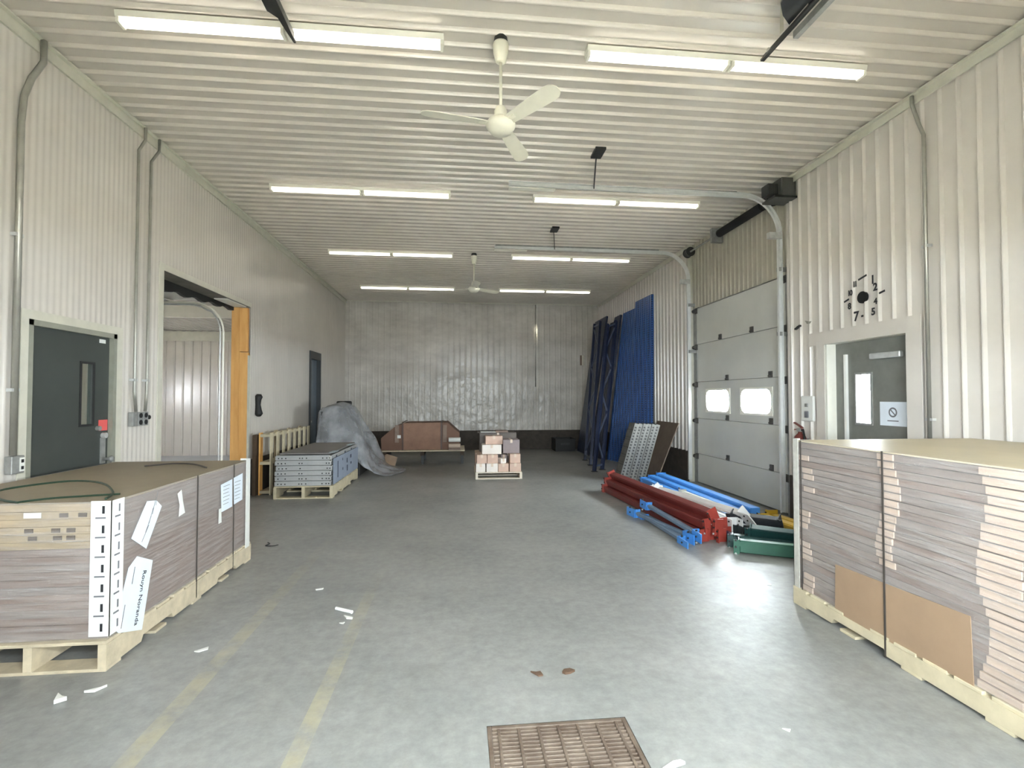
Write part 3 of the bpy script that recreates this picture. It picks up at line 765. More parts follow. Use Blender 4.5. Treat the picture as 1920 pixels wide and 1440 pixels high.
# ------------------------------------------------------------------ ceiling fans
def ceiling_fan(c, angs, label, zt=H - .022):
    x, y = c
    t = tag(thing('ceiling_fan', None, None, (x, y, 3.55)), label, 'ceiling fan', 'three-bladed ceiling fans')
    MB().lathe((x, y, zt - .06), [(.05, 0), (.055, .02), (.05, .06)], 18).build('mount', BLACKM, t)
    MB().lathe((x, y, zt - .20), [(.028, 0), (.04, .01), (.058, .08), (.062, .14), (.058, .155)], 20).build('canopy', FANW, t, smooth=True)
    MB().tube([(x, y, 3.72), (x, y, zt - .19)], .013, 10).build('down_rod', FANW, t, smooth=True)
    MB().lathe((x, y, 3.71), [(.05, 0), (.05, .05), (.035, .08), (.016, .09)], 18).build('coupling', FANW, t, smooth=True)
    MB().lathe((x, y, 3.58), [(.02, 0), (.07, .006), (.095, .03), (.112, .055), (.115, .075), (.10, .10), (.06, .125), (.045, .135)], 28).build('motor_housing', FANW, t, smooth=True)
    for ang, pitch in angs:
        a = math.radians(ang); d = Vector((math.cos(a), math.sin(a), 0)); sd = Vector((-math.sin(a), math.cos(a), 0))
        up = Vector((0, 0, 1)); pv = sd * math.cos(pitch) + up * math.sin(pitch)
        prof = [(.10, .045), (.20, .052), (.40, .062), (.52, .066), (.57, .060), (.60, .040), (.612, .015)]
        b = MB(); c0 = Vector((x, y, 3.655)); nrm = d.cross(pv)
        L_ = [c0 + d * r + pv * wd + nrm * .003 for r, wd in prof]; R_ = [c0 + d * r - pv * wd + nrm * .003 for r, wd in reversed(prof)]
        b.prism(L_ + R_, -nrm * .006)
        bl = b.build('blade', FANW, t)
        ir = MB().beam(c0 + d * .06, c0 + d * .17, .05, .012).build('blade_iron', FANW, t)
    return t
ceiling_fan((.31, 3.83), ((-55, -.28), (66, -.28), (190, -.2)), 'white ceiling fan nearer the camera between the first strip lights')
ceiling_fan((.27, 9.76), ((-85, -.28), (35, -.28), (155, -.2)), 'white ceiling fan farther back between the third-row strip lights')

# ------------------------------------------------------------------ tracks of the open front door
t = tag(thing('door_track', None, None, (-1.2, 1.8, 4.1)), 'black steel door track hanging above the front left strip light', 'door track')
MB().prism([(-1.285, -.1, 4.12), (-1.19, -.1, 4.12), (-1.19, 3.74, 4.12), (-1.205, 3.74, 4.12), (-1.225, 3.60, 4.12), (-1.235, 3.50, 4.12), (-1.285, 3.44, 4.12)], (0, 0, .014)).box(-1.20, -1.19, -.1, 3.70, 4.134, 4.17).build('rail', BLACKM, t)
MB().box(-1.285, -1.278, -.1, 3.44, 4.134, 4.19).build('angle_iron', BLACKM, t)
for y in (1.2, 3.40): MB().box(-1.23, -1.20, y - .03, y + .03, 4.135, H - .022).build('hanger_strap', BLACKM, t)
t = tag(thing('door_track', None, None, (2.35, 1.8, 4.1)), 'black steel door track with bracket plate at the front right of the ceiling', 'door track')
MB().box(2.325, 2.355, -.1, 3.64, 4.165, 4.18).box(2.345, 2.355, -.1, 3.64, 4.165, 4.21).build('rail', BLACKM, t)
MB().box(2.40, 2.412, -.1, 3.36, 4.15, 4.20).box(2.412, 2.44, -.1, 3.36, 4.15, 4.158).build('angle_iron', GALVD, t)
MB().prism([(2.12, 2.75, 4.24), (2.32, 2.75, 4.20), (2.33, 3.30, 4.20), (2.24, 3.24, 4.215), (2.17, 3.16, 4.23)], (0, 0, .012)).build('bracket_plate', BLACKM, t)
MB().prism([(2.17, 3.16, 4.245), (2.19, 3.16, 4.245), (2.33, 3.36, 4.205), (2.325, 3.40, 4.205)], (0, 0, .02)).build('diagonal_brace', mat('beige_strap', (176, 170, 150), rough=.5), t)
MB().box(2.11, 2.135, -.1, 3.12, 4.235, 4.275).build('second_rail', GALVD, t)
MB().box(2.42, 2.80, 3.06, 3.095, H - .06, H - .022).build('cross_arm', mat('taupe_steel', (120, 112, 100), rough=.5), t)
MB().box(2.70, 2.76, 3.055, 3.07, H - .055, H - .04).build('slot', BLACKM, t)
MB().box(2.02, 2.13, 3.13, 3.20, H - .065, H - .022).build('bolt_block', BLACKM, t)
for y in (1.0, 3.08): MB().box(2.335, 2.35, y - .03, y + .03, 4.2, H - .022).build('hanger_strap', BLACKM, t)
MB().tube([(2.33, 3.55, 4.19), (2.36, 3.55, 4.19)], .02, 10).build('end_bolt', GALV, t)

# ------------------------------------------------------------------ wooden pallets
def pallet(label, x0, x1, y0, y1, m, h=.15, axis='Y', nst=3, ndeck=9, nbot=5, group=None, m2=None, notch=True):
    """stringer pallet on the floor; axis = direction of the stringers"""
    t = tag(thing('pallet', None, None, ((x0 + x1) / 2, (y0 + y1) / 2, 0)), label, 'pallet', group)
    tb = .018
    def bx(a0, a1, b0, b1, z0, z1):   # a along stringers
        return (b0, b1, a0, a1, z0, z1) if axis == 'Y' else (a0, a1, b0, b1, z0, z1)
    A0, A1, B0, B1 = (y0, y1, x0, x1) if axis == 'Y' else (x0, x1, y0, y1)
    sw = .045
    for k in range(nst):
        c = B0 + sw / 2 + (B1 - B0 - sw) * k / (nst - 1)
        Ln = A1 - A0
        if notch:
            zz0, zz1 = tb, h - tb; nh = .035
            n1, n2, n3, n4 = A0 + Ln * .16, A0 + Ln * .34, A0 + Ln * .66, A0 + Ln * .84
            prof = [(A0, zz0), (n1, zz0), (n1 + .02, zz0 + nh), (n2 - .02, zz0 + nh), (n2, zz0), (n3, zz0), (n3 + .02, zz0 + nh), (n4 - .02, zz0 + nh), (n4, zz0), (A1, zz0), (A1, zz1), (A0, zz1)]
            P_ = [((c - sw / 2, a, z) if axis == 'Y' else (a, c - sw / 2, z)) for a, z in prof]
            MB().prism(P_, (sw, 0, 0) if axis == 'Y' else (0, sw, 0)).build('stringer', m, t)
        else:
            MB().box(*bx(A0, A1, c - sw / 2, c + sw / 2, tb, h - tb)).build('stringer', m, t)
    bw = min(.14, (A1 - A0) / ndeck * .8)
    for k in range(ndeck):
        c = A0 + bw / 2 + (A1 - A0 - bw) * k / (ndeck - 1); j = random.uniform(-.006, .006)
        MB().box(*bx(c - bw / 2, c + bw / 2, B0 + j, B1 + j, h - tb, h)).build('deck_board', m, t, bevel=.002)
    bw = min(.13, (A1 - A0) / nbot * .5)
    for k in range(nbot):
        c = A0 + bw / 2 + (A1 - A0 - bw) * k / (nbot - 1)
        MB().box(*bx(c - bw / 2, c + bw / 2, B0, B1, 0, tb)).build('bottom_board', m2 or m, t, bevel=.002)
    return t

# ------------------------------------------------------------------ left wrapped load
PL = (-3.18, -1.98, 3.10, 5.08)
pallet('long pale pallet under the wrapped load with papers by the dark door', *PL, PINE, h=.17, nst=4, ndeck=12, nbot=5)
LX0, LX1, LY0, LY1, LZ0, LZ1 = -3.16, -1.99, 3.13, 5.03, .172, .94
ld = tag(thing('wrapped_carton_stack', None, None, ((LX0 + LX1) / 2, (LY0 + LY1) / 2, LZ0)), 'film-wrapped stack of brown flat cartons with white papers and corner posts', 'carton stack')
nl = 18; dz = (LZ1 - LZ0) / nl
for k in range(nl):
    j = random.uniform(-.004, .004); j2 = random.uniform(-.004, .004)
    mm = CARDY if k >= 12 else (CARD if k % 3 else CARDG)
    MB().box(LX0 + j, LX1 - .012 + j, LY0 + .006 + j2, LY1 - .01 + j2, LZ0 + k * dz, LZ0 + (k + 1) * dz - .002).build('flat_carton', mm, ld)
MB().box(LX0 - .002, LX1 - .004, LY0, LY1, LZ1, LZ1 + .008).build('lid_sheet', CARDTOP, ld)
MB().box(LX1 - .009, LX1 - .004, LY0 + .02, LY1 - .02, LZ0 + .01, LZ0 + .46).build('side_sheet', CARD, ld)
MB().box(LX1 - .009, LX1 - .005, LY0 + .02, LY1 - .02, LZ0 + .46, LZ1 - .005).build('upper_side_sheet', CARDG, ld)
# hand holes in the front ends of the upper cartons
for z, xs in ((LZ0 + 16.5 * dz, (-2.24, -2.14, -2.38)), (LZ0 + 14.5 * dz, (-2.20, -2.28, -2.42)), (LZ0 + 13.5 * dz, (-2.20, -2.27, -2.40))):
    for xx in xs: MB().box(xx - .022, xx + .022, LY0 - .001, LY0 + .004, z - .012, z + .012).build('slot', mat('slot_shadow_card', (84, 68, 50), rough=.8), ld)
fs = MB()
e = .006
fs.add([(LX0 - e, LY0 - e, LZ0), (LX1 + e, LY0 - e, LZ0), (LX1 + e, LY1 + e, LZ0), (LX0 - e, LY1 + e, LZ0), (LX0 - e, LY0 - e, LZ1 + .01), (LX1 + e, LY0 - e, LZ1 + .01), (LX1 + e, LY1 + e, LZ1 + .01), (LX0 - e, LY1 + e, LZ1 + .01)], [(0, 1, 5, 4), (1, 2, 6, 5), (2, 3, 7, 6), (3, 0, 4, 7)])
fs.build('stretch_film', FILM, ld)
def corner_post(parent, x, y, z0, z1, sx, sy, wd=.11, slots=True, m=PLAST):
    p = MB().box(min(x, x - sx * wd), max(x, x - sx * wd), min(y, y + sy * .004), max(y, y + sy * .004), z0, z1)
    p.box(min(x, x - sx * .004), max(x, x - sx * .004), min(y, y + sy * wd), max(y, y + sy * wd), z0, z1)
    o = p.build('corner_post', m, parent)
    if slots:
        n = 7
        for k in range(n):
            z = z0 + .06 + (z1 - z0 - .1) * k / (n - 1)
            child_fix(MB().box(x - sx * (wd * .45), x - sx * (wd * .33), y - .002, y, z - .032, z + .012).build('slot', INK, parent), o)
            child_fix(MB().box(x, x + .002, y + sy * wd * .55, y + sy * wd * .65, z - .032, z + .012).build('slot', INKG, parent), o)
            if k < n - 1:
                zz = z + (z1 - z0 - .1) / (n - 1) * .5
                child_fix(MB().box(x - sx * .085, x - sx * .03, y - .002, y, zz - .005, zz + .004).build('slot', INKG, parent), o)
                child_fix(MB().box(x, x + .002, y + sy * .03, y + sy * .075, zz - .005, zz + .004).build('slot', INKG, parent), o)
    return o
corner_post(ld, LX1 + .012, LY0 - .012, .19, .955, 1, 1)
corner_post(ld, LX1 + .012, LY1 + .01, .14, .965, 1, -1, wd=.09, slots=False)
# black strapping round the load and the loose green strap on the lid
for y in (4.08, 4.70):
    MB().box(LX1 + .007, LX1 + .010, y - .007, y + .007, .03, LZ1 + .012).build('strap', STRAPB, ld)
lt = LZ1 + .012
gs = [(-2.05, 3.18, lt + .004), (-2.12, 3.35, lt + .012), (-2.35, 3.60, lt + .03), (-2.62, 3.70, lt + .03), (-2.85, 3.55, lt + .015), (-2.80, 3.36, lt + .012), (-2.62, 3.20, lt + .006), (-2.48, 3.135, lt)]
def ribbon(mb, pts, wd, th=.002):
    for a, b in zip(pts, pts[1:]): mb.beam(a, b, wd, th)
    return mb
def smooth_pts(pts, n=5):
    out = []; P_ = [Vector(p) for p in pts]
    for i in range(len(P_) - 1):
        p0, p1, p2, p3 = P_[max(i - 1, 0)], P_[i], P_[i + 1], P_[min(i + 2, len(P_) - 1)]
        for k in range(n):
            u = k / n
            out.append(.5 * ((2 * p1) + (p2 - p0) * u + (2 * p0 - 5 * p1 + 4 * p2 - p3) * u * u + (3 * p1 - p0 - 3 * p2 + p3) * u ** 3))
    return out + [P_[-1]]
MB().tube(smooth_pts(gs), .007, 6).build('loose_strap', STRAPG, ld)
MB().tube(smooth_pts([(-2.5, 3.14, lt), (-2.36, 3.24, lt + .004), (-2.06, 3.32, lt + .006)]), .006, 6).build('loose_strap', STRAPG, ld)
MB().tube(smooth_pts([(-2.70, 4.66, lt + .002), (-2.5, 4.72, lt + .012), (-2.3, 4.66, lt + .012), (-2.12, 4.5, lt + .002)]), .007, 6).build('loose_strap', STRAPB, ld)
# papers taped to the right-hand side: outline in (y, z), small thickness
def paper(parent, outline, x, name='paper_sheet', m=PAPER, th=.002):
    return MB().prism([(x, a, b) for a, b in outline], (th, 0, 0)).build(name, m, parent)
px = LX1 + .009
p1 = paper(ld, [(3.30, .69), (3.45, .885), (3.55, .87), (3.61, .82), (3.45, .585)], px)
p2 = paper(ld, [(3.16, .21), (3.28, .52), (3.36, .565), (3.52, .49), (3.42, .09), (3.20, .17)], px)
paper(ld, [(3.80, .865), (3.85, .885), (3.87, .80), (3.90, .71), (3.82, .70), (3.83, .78)], px, m=PLAST)
p3 = paper(ld, [(4.45, .815), (4.66, .83), (4.665, .59), (4.47, .585)], px)
p4 = paper(ld, [(4.69, .835), (4.87, .85), (4.87, .61), (4.70, .60)], px)
paper(ld, [(4.42, .62), (4.46, .62), (4.47, .50), (4.42, .50)], px, m=PLAST)
MB().box(-2.44, -2.35, LY0 - .010, LY0 - .007, .865, .895).build('paper_sheet', PLAST, ld)
dn = Vector((0, -.105, -.40)).normalized()          # the long label hangs slantwise
sdv = Vector((0, dn.z, -dn.y)) * -1
def on_paper(y, z, dirv):
    dirv = Vector(dirv).normalized(); return frame_mtx((px + .0035, y, z), dirv, Vector((1, 0, 0)).cross(dirv))
place_text('Rouyn Noranda', .050, on_paper(3.395, .30, dn), INK, ld).parent = p2
for (y_, z_, ln) in ((3.325, .46, .10), (3.235, .25, .13)):     # illegible fine print
    c_ = Vector((px + .003, y_, z_)); MB().beam(c_ - dn * ln / 2, c_ + dn * ln / 2, .006, .001, up=(1, 0, 0)).build('printed_line', INKG, ld).parent = p2
for k in range(5):
    o = MB().beam((px + .003, 3.40 + .035 * k, .64 + .05 * k), (px + .003, 3.47 + .022 * k, .61 + .05 * k + .12), .004, .001, up=(1, 0, 0)).build('printed_line', INKG, ld); o.parent = p1
for pp, y in ((p3, 4.56), (p4, 4.78)):
    for k in range(6):
        o = MB().box(px + .002, px + .003, y - .07, y + .05 - .01 * (k % 3), .79 - .03 * k, .794 - .03 * k).build('printed_line', INKG, ld); o.parent = pp

# ------------------------------------------------------------------ right wrapped load
PR = (2.51, 4.02, 1.15, 3.60)
pallet('long pale pallet under the tall wrapped load beside the right wall', *PR, PINEY, h=.13, nst=4, ndeck=14, nbot=6)
QX0, QX1, QY0, QY1, QZ0, QZ1 = 2.525, 4.00, 1.17, 3.58, .132, 1.215
rd = tag(thing('wrapped_carton_stack', None, None, ((QX0 + QX1) / 2, (QY0 + QY1) / 2, QZ0)), 'tall film-wrapped stack of flat cartons with tan lid against the right wall', 'carton stack')
nl = 24; dz = (QZ1 - QZ0) / nl
for k in range(nl):
    j = random.uniform(-.006, .006)
    MB().box(QX0 + .006 + j, QX1, QY0 + j, QY1 + j * .5, QZ0 + k * dz, QZ0 + (k + 1) * dz - .004).build('flat_carton', CARDG if k % 4 else CARD, rd)
    for yc, wd in ((3.47, .05), (2.76, .055), (2.12, .10)):
        if yc == 3.47 and random.random() < .35: continue
        off = .03 * math.sin(k * .45 + yc) + random.uniform(-.008, .008)
        if yc == 2.76 and k < 9: continue
        MB().box(QX0 - .002, QX0 + .02, yc - wd + off, yc + wd + off, QZ0 + k * dz + .003, QZ0 + (k + 1) * dz - .006).build('pale_tab', CARDP, rd)  # pale pinkish tabs in columns on the left side
MB().box(QX0 - .004, QX1 + .01, QY0 - .01, QY1 + .006, QZ1, QZ1 + .008).build('lid_sheet', mat('tan_lid_sheet', (206, 192, 160), rough=.42, var=.06, scale=2), rd)
fs = MB()
fs.add([(QX0 - e, QY0 - e, QZ0), (QX1 + e, QY0 - e, QZ0), (QX1 + e, QY1 + e, QZ0), (QX0 - e, QY1 + e, QZ0), (QX0 - e, QY0 - e, QZ1 + .01), (QX1 + e, QY0 - e, QZ1 + .01), (QX1 + e, QY1 + e, QZ1 + .01), (QX0 - e, QY1 + e, QZ1 + .01)], [(0, 1, 5, 4), (1, 2, 6, 5), (2, 3, 7, 6), (3, 0, 4, 7)])
fs.build('stretch_film', FILM, rd)
MB().prism([(QX0 - .012, 3.18, .10), (QX0 - .012, 3.17, .425), (QX0 - .012, 2.27, .465), (QX0 - .012, 2.26, .13)], (.004, 0, 0)).build('cardboard_pad', KRAFT, rd)
MB().box(QX0 - .017, QX0 - .013, 2.768, 2.780, .01, QZ1 + .01).build('strap', STRAPB, rd)
MB().box(QX0 - .010, QX0 - .007, 3.502, 3.512, .01, QZ1 + .01).build('strap', STRAPB, rd)
corner_post(rd, QX0 - .012, QY1 + .012, .12, QZ1 + .02, -1, -1, wd=.06, slots=False, m=mat('grey_white_post', (200, 198, 188), rough=.6, var=.12, scale=20))

# ------------------------------------------------------------------ floor drain grate
gr = tag(thing('drain_grate', None, None, ((GX0 + GX1) / 2, (GY0 + GY1) / 2, -.05)), 'rusty cast iron drain grate set in the floor', 'grate')
fr_ = MB(); fw_ = .022
for b in ((GX0, GX0 + fw_, GY0, GY1), (GX1 - fw_, GX1, GY0, GY1), (GX0 + fw_, GX1 - fw_, GY0, GY0 + fw_), (GX0 + fw_, GX1 - fw_, GY1 - fw_, GY1)):
    fr_.box(*b, -.05, -.001)
fr_.build('frame', RUST, gr, bevel=.003)
for k in range(7):
    x = GX0 + .055 + (GX1 - GX0 - .11) * k / 6
    MB().box(x - .007, x + .007, GY0 + fw_, GY1 - fw_, -.045, -.002).build('bearing_bar', RUST, gr, bevel=.002)
ns = 25
for k in range(ns):
    y = GY0 + .034 + (GY1 - GY0 - .068) * k / (ns - 1)
    MB().box(GX0 + fw_, GX1 - fw_, y - .0058, y + .0058, -.024, -.006).build('cross_bar', RUST, gr, bevel=.002)
pit = MB(); pc = [(GX0, GY0), (GX1, GY0), (GX1, GY1), (GX0, GY1)]
pit.add([(x, y, 0) for x, y in pc] + [(x, y, -.4) for x, y in pc], [(4, 5, 6, 7)] + [(i, (i + 1) % 4, 4 + (i + 1) % 4, 4 + i) for i in range(4)])
struct(pit.build('floor_drain_pit', mat('dark_pit_concrete', (60, 54, 48), rough=.8), flip=False))  # pit sides and bottom in one dark tone

# ------------------------------------------------------------------ grey steel trays stacked on a pallet
pallet('yellow pine pallet under the stack of grey trays', -2.80, -1.93, 7.98, 9.90, PINEY, h=.19, nst=3, ndeck=9, nbot=4, notch=True)
TX0, TX1, TY0, TY1 = -2.785, -1.955, 8.0, 9.88
for k in range(6):
    z0 = .192 + .078 * k; j = random.uniform(-.008, .008)
    lab = ['bottom', 'second from the bottom', 'third from the bottom', 'third from the top', 'second from the top', 'top'][k]
    t = tag(thing('steel_tray', None, None, ((TX0 + TX1) / 2, (TY0 + TY1) / 2, z0)), 'grey perforated tray, %s of the stack by the leaning pallet' % lab, 'tray', 'grey trays stacked on the yellow pallet')
    MB().box(TX0 + j, TX1 + j, TY0, TY1, z0, z0 + .066).build('body', GREYT, t, bevel=.004)
    MB().box(TX0 + .02 + j, TX1 - .02 + j, TY0 - .008, TY0, z0 + .056, z0 + .074).box(TX1 + j, TX1 + j + .008, TY0, TY1, z0 + .056, z0 + .074).build('lip', GREYT, t)
    for xx in (.05, .10, .155, .36, .40, .46, .70, .76, .80):
        if random.random() < .2: continue
        MB().tube([(TX0 + xx + j, TY0 - .002, z0 + .03), (TX0 + xx + j, TY0 + .01, z0 + .03)], .010, 8).build('bolt_hole', BLACK, t)
    for yy in (.3, .9, 1.4):
        MB().box(TX1 + j, TX1 + j + .003, TY0 + yy - .02, TY0 + yy + .05, z0 + .012, z0 + .042).build('slot', mat('slate_mark', (58, 64, 84), rough=.6), t)
t = tag(thing('cover_board', None, None, (-2.37, 8.95, .66)), 'dull grey board lying on top of the tray stack', 'board')
MB().box(TX0 + .05, TX1 - .03, TY0 + .05, TY1, .667, .685).build('board', mat('dull_board', (132, 128, 126), rough=.6, var=.1), t)
MB().box(TX1 - .06, TX1 + .03, TY0 + .10, TY0 + .36, .6855, .689).box(TX1 - .06, TX1 + .03, TY0 + 1.3, TY0 + 1.6, .6855, .689).build('silver_tape', mat('silver_tape', (200, 216, 224), rough=.25, var=.05), t)
sdp = MB().box(TX1 + .022, TX1 + .028, TY0 + .02, TY1, .20, .60)
sp_ = sdp.build('side_panel', GREYTB)
for ya_, za_, hy, hz in ((8.3, .40, .02, .13), (8.62, .52, .02, .02), (8.64, .36, .02, .02), (8.95, .46, .03, .04), (8.97, .33, .03, .05), (9.25, .50, .04, .03), (9.27, .38, .04, .02)):
    MB().box(TX1 + .0285, TX1 + .030, ya_ - hy, ya_ + hy, za_ - hz, za_ + hz).build('printed_mark', mat('slate_mark', (58, 64, 84), rough=.6), sp_)
tag(sp_, 'thin blue-grey sheet standing against the right side of the tray stack', 'panel')

# ------------------------------------------------------------------ pallet standing on edge along the left wall
lp = tag(thing('pallet', None, None, (-3.06, 9.4, 0)), 'pale slatted pallet standing on edge against the left wall', 'pallet')
PY0, PY1 = 8.33, 10.40
for z in (.045, .50, .935):
    MB().box(-3.13, -2.985, PY0, PY1, z - .022, z + .022).build('stringer', PINEG if z < .4 else PINEY, lp, bevel=.002)
for k in range(8):
    y = PY0 + .05 + (PY1 - PY0 - .1) * k / 7
    MB().box(-2.985, -2.965, y - .05, y + .05, 0, .98).build('slat', PINEY, lp, bevel=.002)
for k in range(4):
    y = PY0 + .06 + (PY1 - PY0 - .12) * k / 3
    MB().box(-3.15, -3.13, y - .06, y + .06, 0, .98).build('slat', ORANGE if k == 0 else PINEG, lp, bevel=.002)
lp2 = tag(MB().box(-3.225, -3.175, 8.28, 8.42, 0, .95).build('timber_post', mat('dark_timber', (88, 70, 52), rough=.8, var=.15)), 'short dark timber standing between the leaning pallet and the left wall', 'timber')

# ------------------------------------------------------------------ polythene sheet over a bulky item
cr = tag(thing('covered_crate', None, None, (-2.45, 10.75, 0)), 'dark bulky crate hidden under the grey polythene sheet', 'crate')
MB().prism([(-2.70, 10.2, 0), (-1.95, 10.2, 0), (-1.95, 10.2, .5), (-2.28, 10.2, 1.26), (-2.70, 10.2, 1.26)], (0, 1.0, 0)).build('body', mat('dark_grey_goods', (70, 70, 68), rough=.7), cr)
MB().box(-2.60, -2.32, 11.0, 11.22, 1.26, 1.46).build('black_cap', BLACK, cr, bevel=.02)
pm = MB(); NU, NV = 44, 30
prof = [(-2.80, .62), (-2.78, 1.0), (-2.76, 1.28), (-2.68, 1.36), (-2.45, 1.40), (-2.26, 1.36), (-2.10, 1.06), (-1.96, .74), (-1.86, .52), (-1.76, .30), (-1.62, .12), (-1.40, .035), (-1.22, .02)]
def prof_at(u):
    f = u * (len(prof) - 1); i = min(int(f), len(prof) - 2); r = f - i
    return prof[i][0] + (prof[i + 1][0] - prof[i][0]) * r, prof[i][1] + (prof[i + 1][1] - prof[i][1]) * r
for v in range(NV + 1):
    b = v / NV
    for u in range(NU + 1):
        x, z = prof_at(u / NU)
        y = 10.02 + 1.30 * b
        drop = max(0, 1 - b / .22)
        zz = z * (1 - .62 * drop * drop)
        x2 = x + .10 * math.sin(b * 7 + u * .25) * (u / NU) ** 2
        fold = .030 * math.sin(b * 11 + u * .12) + .022 * math.sin(b * 19 - u * .16 + 1) + .010 * math.sin(u * .8 + 5 * b)
        if z < .2: fold = abs(fold) * .6
        pm.v.append(Vector((x2 + fold * .6, y - .08 * drop * (1 - u / NU) + fold, max(.012, zz + fold * .9))))
for v in range(NV):
    for u in range(NU):
        a = v * (NU + 1) + u
        pm.f.append((a, a + 1, a + NU + 2, a + NU + 1))
po = pm.build('polythene_sheet', POLY, smooth=True, flip=False)
so = po.modifiers.new('thickness', 'SOLIDIFY'); so.thickness = .003
tag(po, 'crumpled grey polythene sheet draped over the crate behind the tray stack', 'plastic sheet')
t = tag(MB().prism([(-1.80, 11.5, .02), (-1.42, 11.42, .02), (-1.38, 11.5, .20), (-1.62, 11.55, .27), (-1.78, 11.6, .18)], (0, .012, 0)).build('cardboard_scrap', mat('scrap_card', (170, 146, 124), rough=.8, var=.1)), 'torn cardboard scrap propped under the left end of the brown load', 'cardboard')
t = tag(thing('t_shaped_piece', None, None, (-1.62, 11.0, 0)), 'small white T-shaped piece on the floor before the polythene sheet', 'scrap')  # plain white T of unknown use
MB().box(-1.66, -1.58, 10.98, 11.02, .09, .12).build('head', WBEAM, t); MB().box(-1.635, -1.605, 10.985, 11.015, 0, .09).build('stem', WBEAM, t)

# ------------------------------------------------------------------ brown strapped load on a low skid by the back wall
sk_ = tag(thing('skid', None, None, (-.85, 12.3, 0)), 'raised wooden skid under the dark brown strapped load', 'skid')
for k in range(6):
    y = 11.72 + .19 * k
    MB().box(-1.84, .12, y, y + .15, .295, .325).build('deck_board', PINE, sk_, bevel=.002)
for x in (-1.70, -.85, .06):
    MB().box(x - .04, x + .04, 11.76, 12.80, .20, .295).build('bearer', mat('dark_bearer', (70, 56, 44), rough=.8), sk_)
    for y in (11.85, 12.65): MB().box(x - .03, x + .03, y - .03, y + .03, 0, .20).build('leg', BLACKM, sk_)
bl = tag(thing('strapped_carton_load', None, None, (-.85, 12.3, .325)), 'dark brown cardboard bundle with sloping ends strapped on a low skid', 'carton load')
O = [(-1.78, .327), (-1.79, .60), (-1.46, .88), (-1.27, .94), (-.28, .95), (.0, .70), (.0, .327)]
MB().prism([(x, 11.80, z) for x, z in O], (0, .95, 0)).build('bundle', DKCARD, bl)
MB().prism([(-1.28, 11.785, .33), (-1.29, 11.785, .945), (-.42, 11.785, .955), (-.43, 11.785, .33)], (0, .014, 0)).build('front_panel', mat('mid_brown_card', (150, 116, 96), rough=.75), bl)
for x in (-1.30, -.42):
    MB().box(x - .018, x + .018, 11.775, 11.785, .30, .965).box(x - .018, x + .018, 11.775, 12.76, .956, .966).build('strap', mat('brown_strap', (86, 62, 50), rough=.5), bl)
for x in (-1.43, -.34):
    MB().box(x - .045, x + .045, 11.779, 11.795, .50, .90).build('corner_board', mat('grey_brown_board', (144, 124, 110), rough=.7), bl)
MB().box(-1.42, -1.34, 11.768, 11.779, .60, .67).build('label_sheet', PLAST, bl)
for k, z in enumerate((.56, .42)):
    t = tag(thing('paper_roll', None, None, (-.12, 11.76, z - .05)), ['upper', 'lower'][k] + ' pale roll lying at the right end of the brown bundle', 'roll', 'pale rolls beside the brown bundle')
    MB().tube([(-.25, 11.72, z), (.02, 11.72, z)], .052, 16).build('roll', PLAST if k == 0 else CARDP, t, smooth=False)
    MB().tube([(.0195, 11.72, z), (.022, 11.72, z)], .022, 12).build('core', BLACK, t)
MB().box(-.25, .02, 11.66, 11.72, .325, .368).build('roll_rest', CARD, bl)

# ------------------------------------------------------------------ cartons on a pallet in the middle
pallet('short white wood pallet under the loose cartons', .30, 1.18, 9.50, 10.50, mat('pale_white_wood', (226, 216, 198), rough=.7, var=.06), h=.13, nst=2, ndeck=7, nbot=3, notch=False)
BXW = mat('white_carton', (236, 228, 220), rough=.6, var=.05); BXP = mat('peach_carton', (214, 184, 166), rough=.7, var=.07, island=.05)
BXG = mat('mauve_grey_carton', (150, 136, 136), rough=.6, var=.06); BXD = mat('dim_grey_carton', (112, 104, 98), rough=.7, var=.08)
TAPE = mat('parcel_tape', (226, 206, 186), rough=.35)
def carton(x0, x1, y0, y1, z0, z1, m, label, tape=True, rot=0.0):
    t = tag(thing('carton', None, None, ((x0 + x1) / 2, (y0 + y1) / 2, z0)), label, 'carton', 'cartons on the white pallet')
    MB().box(x0, x1, y0, y1, z0, z1 - .004).build('body', m, t, bevel=.004)
    xm = (x0 + x1) / 2
    MB().box(x0 + .001, xm - .002, y0, y1, z1 - .004, z1).build('flap', m, t); MB().box(xm + .002, x1 - .001, y0, y1, z1 - .004, z1).build('flap', m, t)
    if tape: MB().box(xm - .022, xm + .022, y0 - .0015, y1, z1 - .06, z1 + .0012).build('tape', TAPE, t)
    t.rotation_euler.z = rot
    return t
carton(.31, .485, 9.52, 9.86, .132, .29, BXW, 'white-topped carton at the left of the bottom row on the white pallet')
carton(.505, .72, 9.52, 9.86, .132, .29, BXW, 'white carton second from left in the bottom row')
carton(.73, .925, 9.53, 9.86, .132, .285, BXP, 'peach carton third from left in the bottom row')
carton(.945, 1.16, 9.52, 9.86, .132, .29, BXP, 'peach carton at the right of the bottom row')
carton(.31, .72, 9.90, 10.45, .132, .45, BXP, 'large peach carton behind the bottom row on the left')
carton(.74, 1.16, 9.90, 10.45, .132, .45, BXD, 'large dim carton behind the bottom row on the right')
carton(.325, .515, 9.56, 9.87, .29, .45, BXP, 'peach carton at the left of the second row')
carton(.525, .725, 9.57, 9.87, .29, .45, BXP, 'peach carton second from left in the second row')
carton(.75, .86, 9.56, 9.72, .286, .38, BXW, 'small tilted white carton in the middle of the second row', rot=.35)
carton(.81, .925, 9.74, 9.885, .286, .43, BXG, 'small grey carton in the middle of the second row', rot=-.2)
carton(.955, 1.155, 9.56, 9.87, .291, .46, BXP, 'peach carton with white tape at the right of the second row')
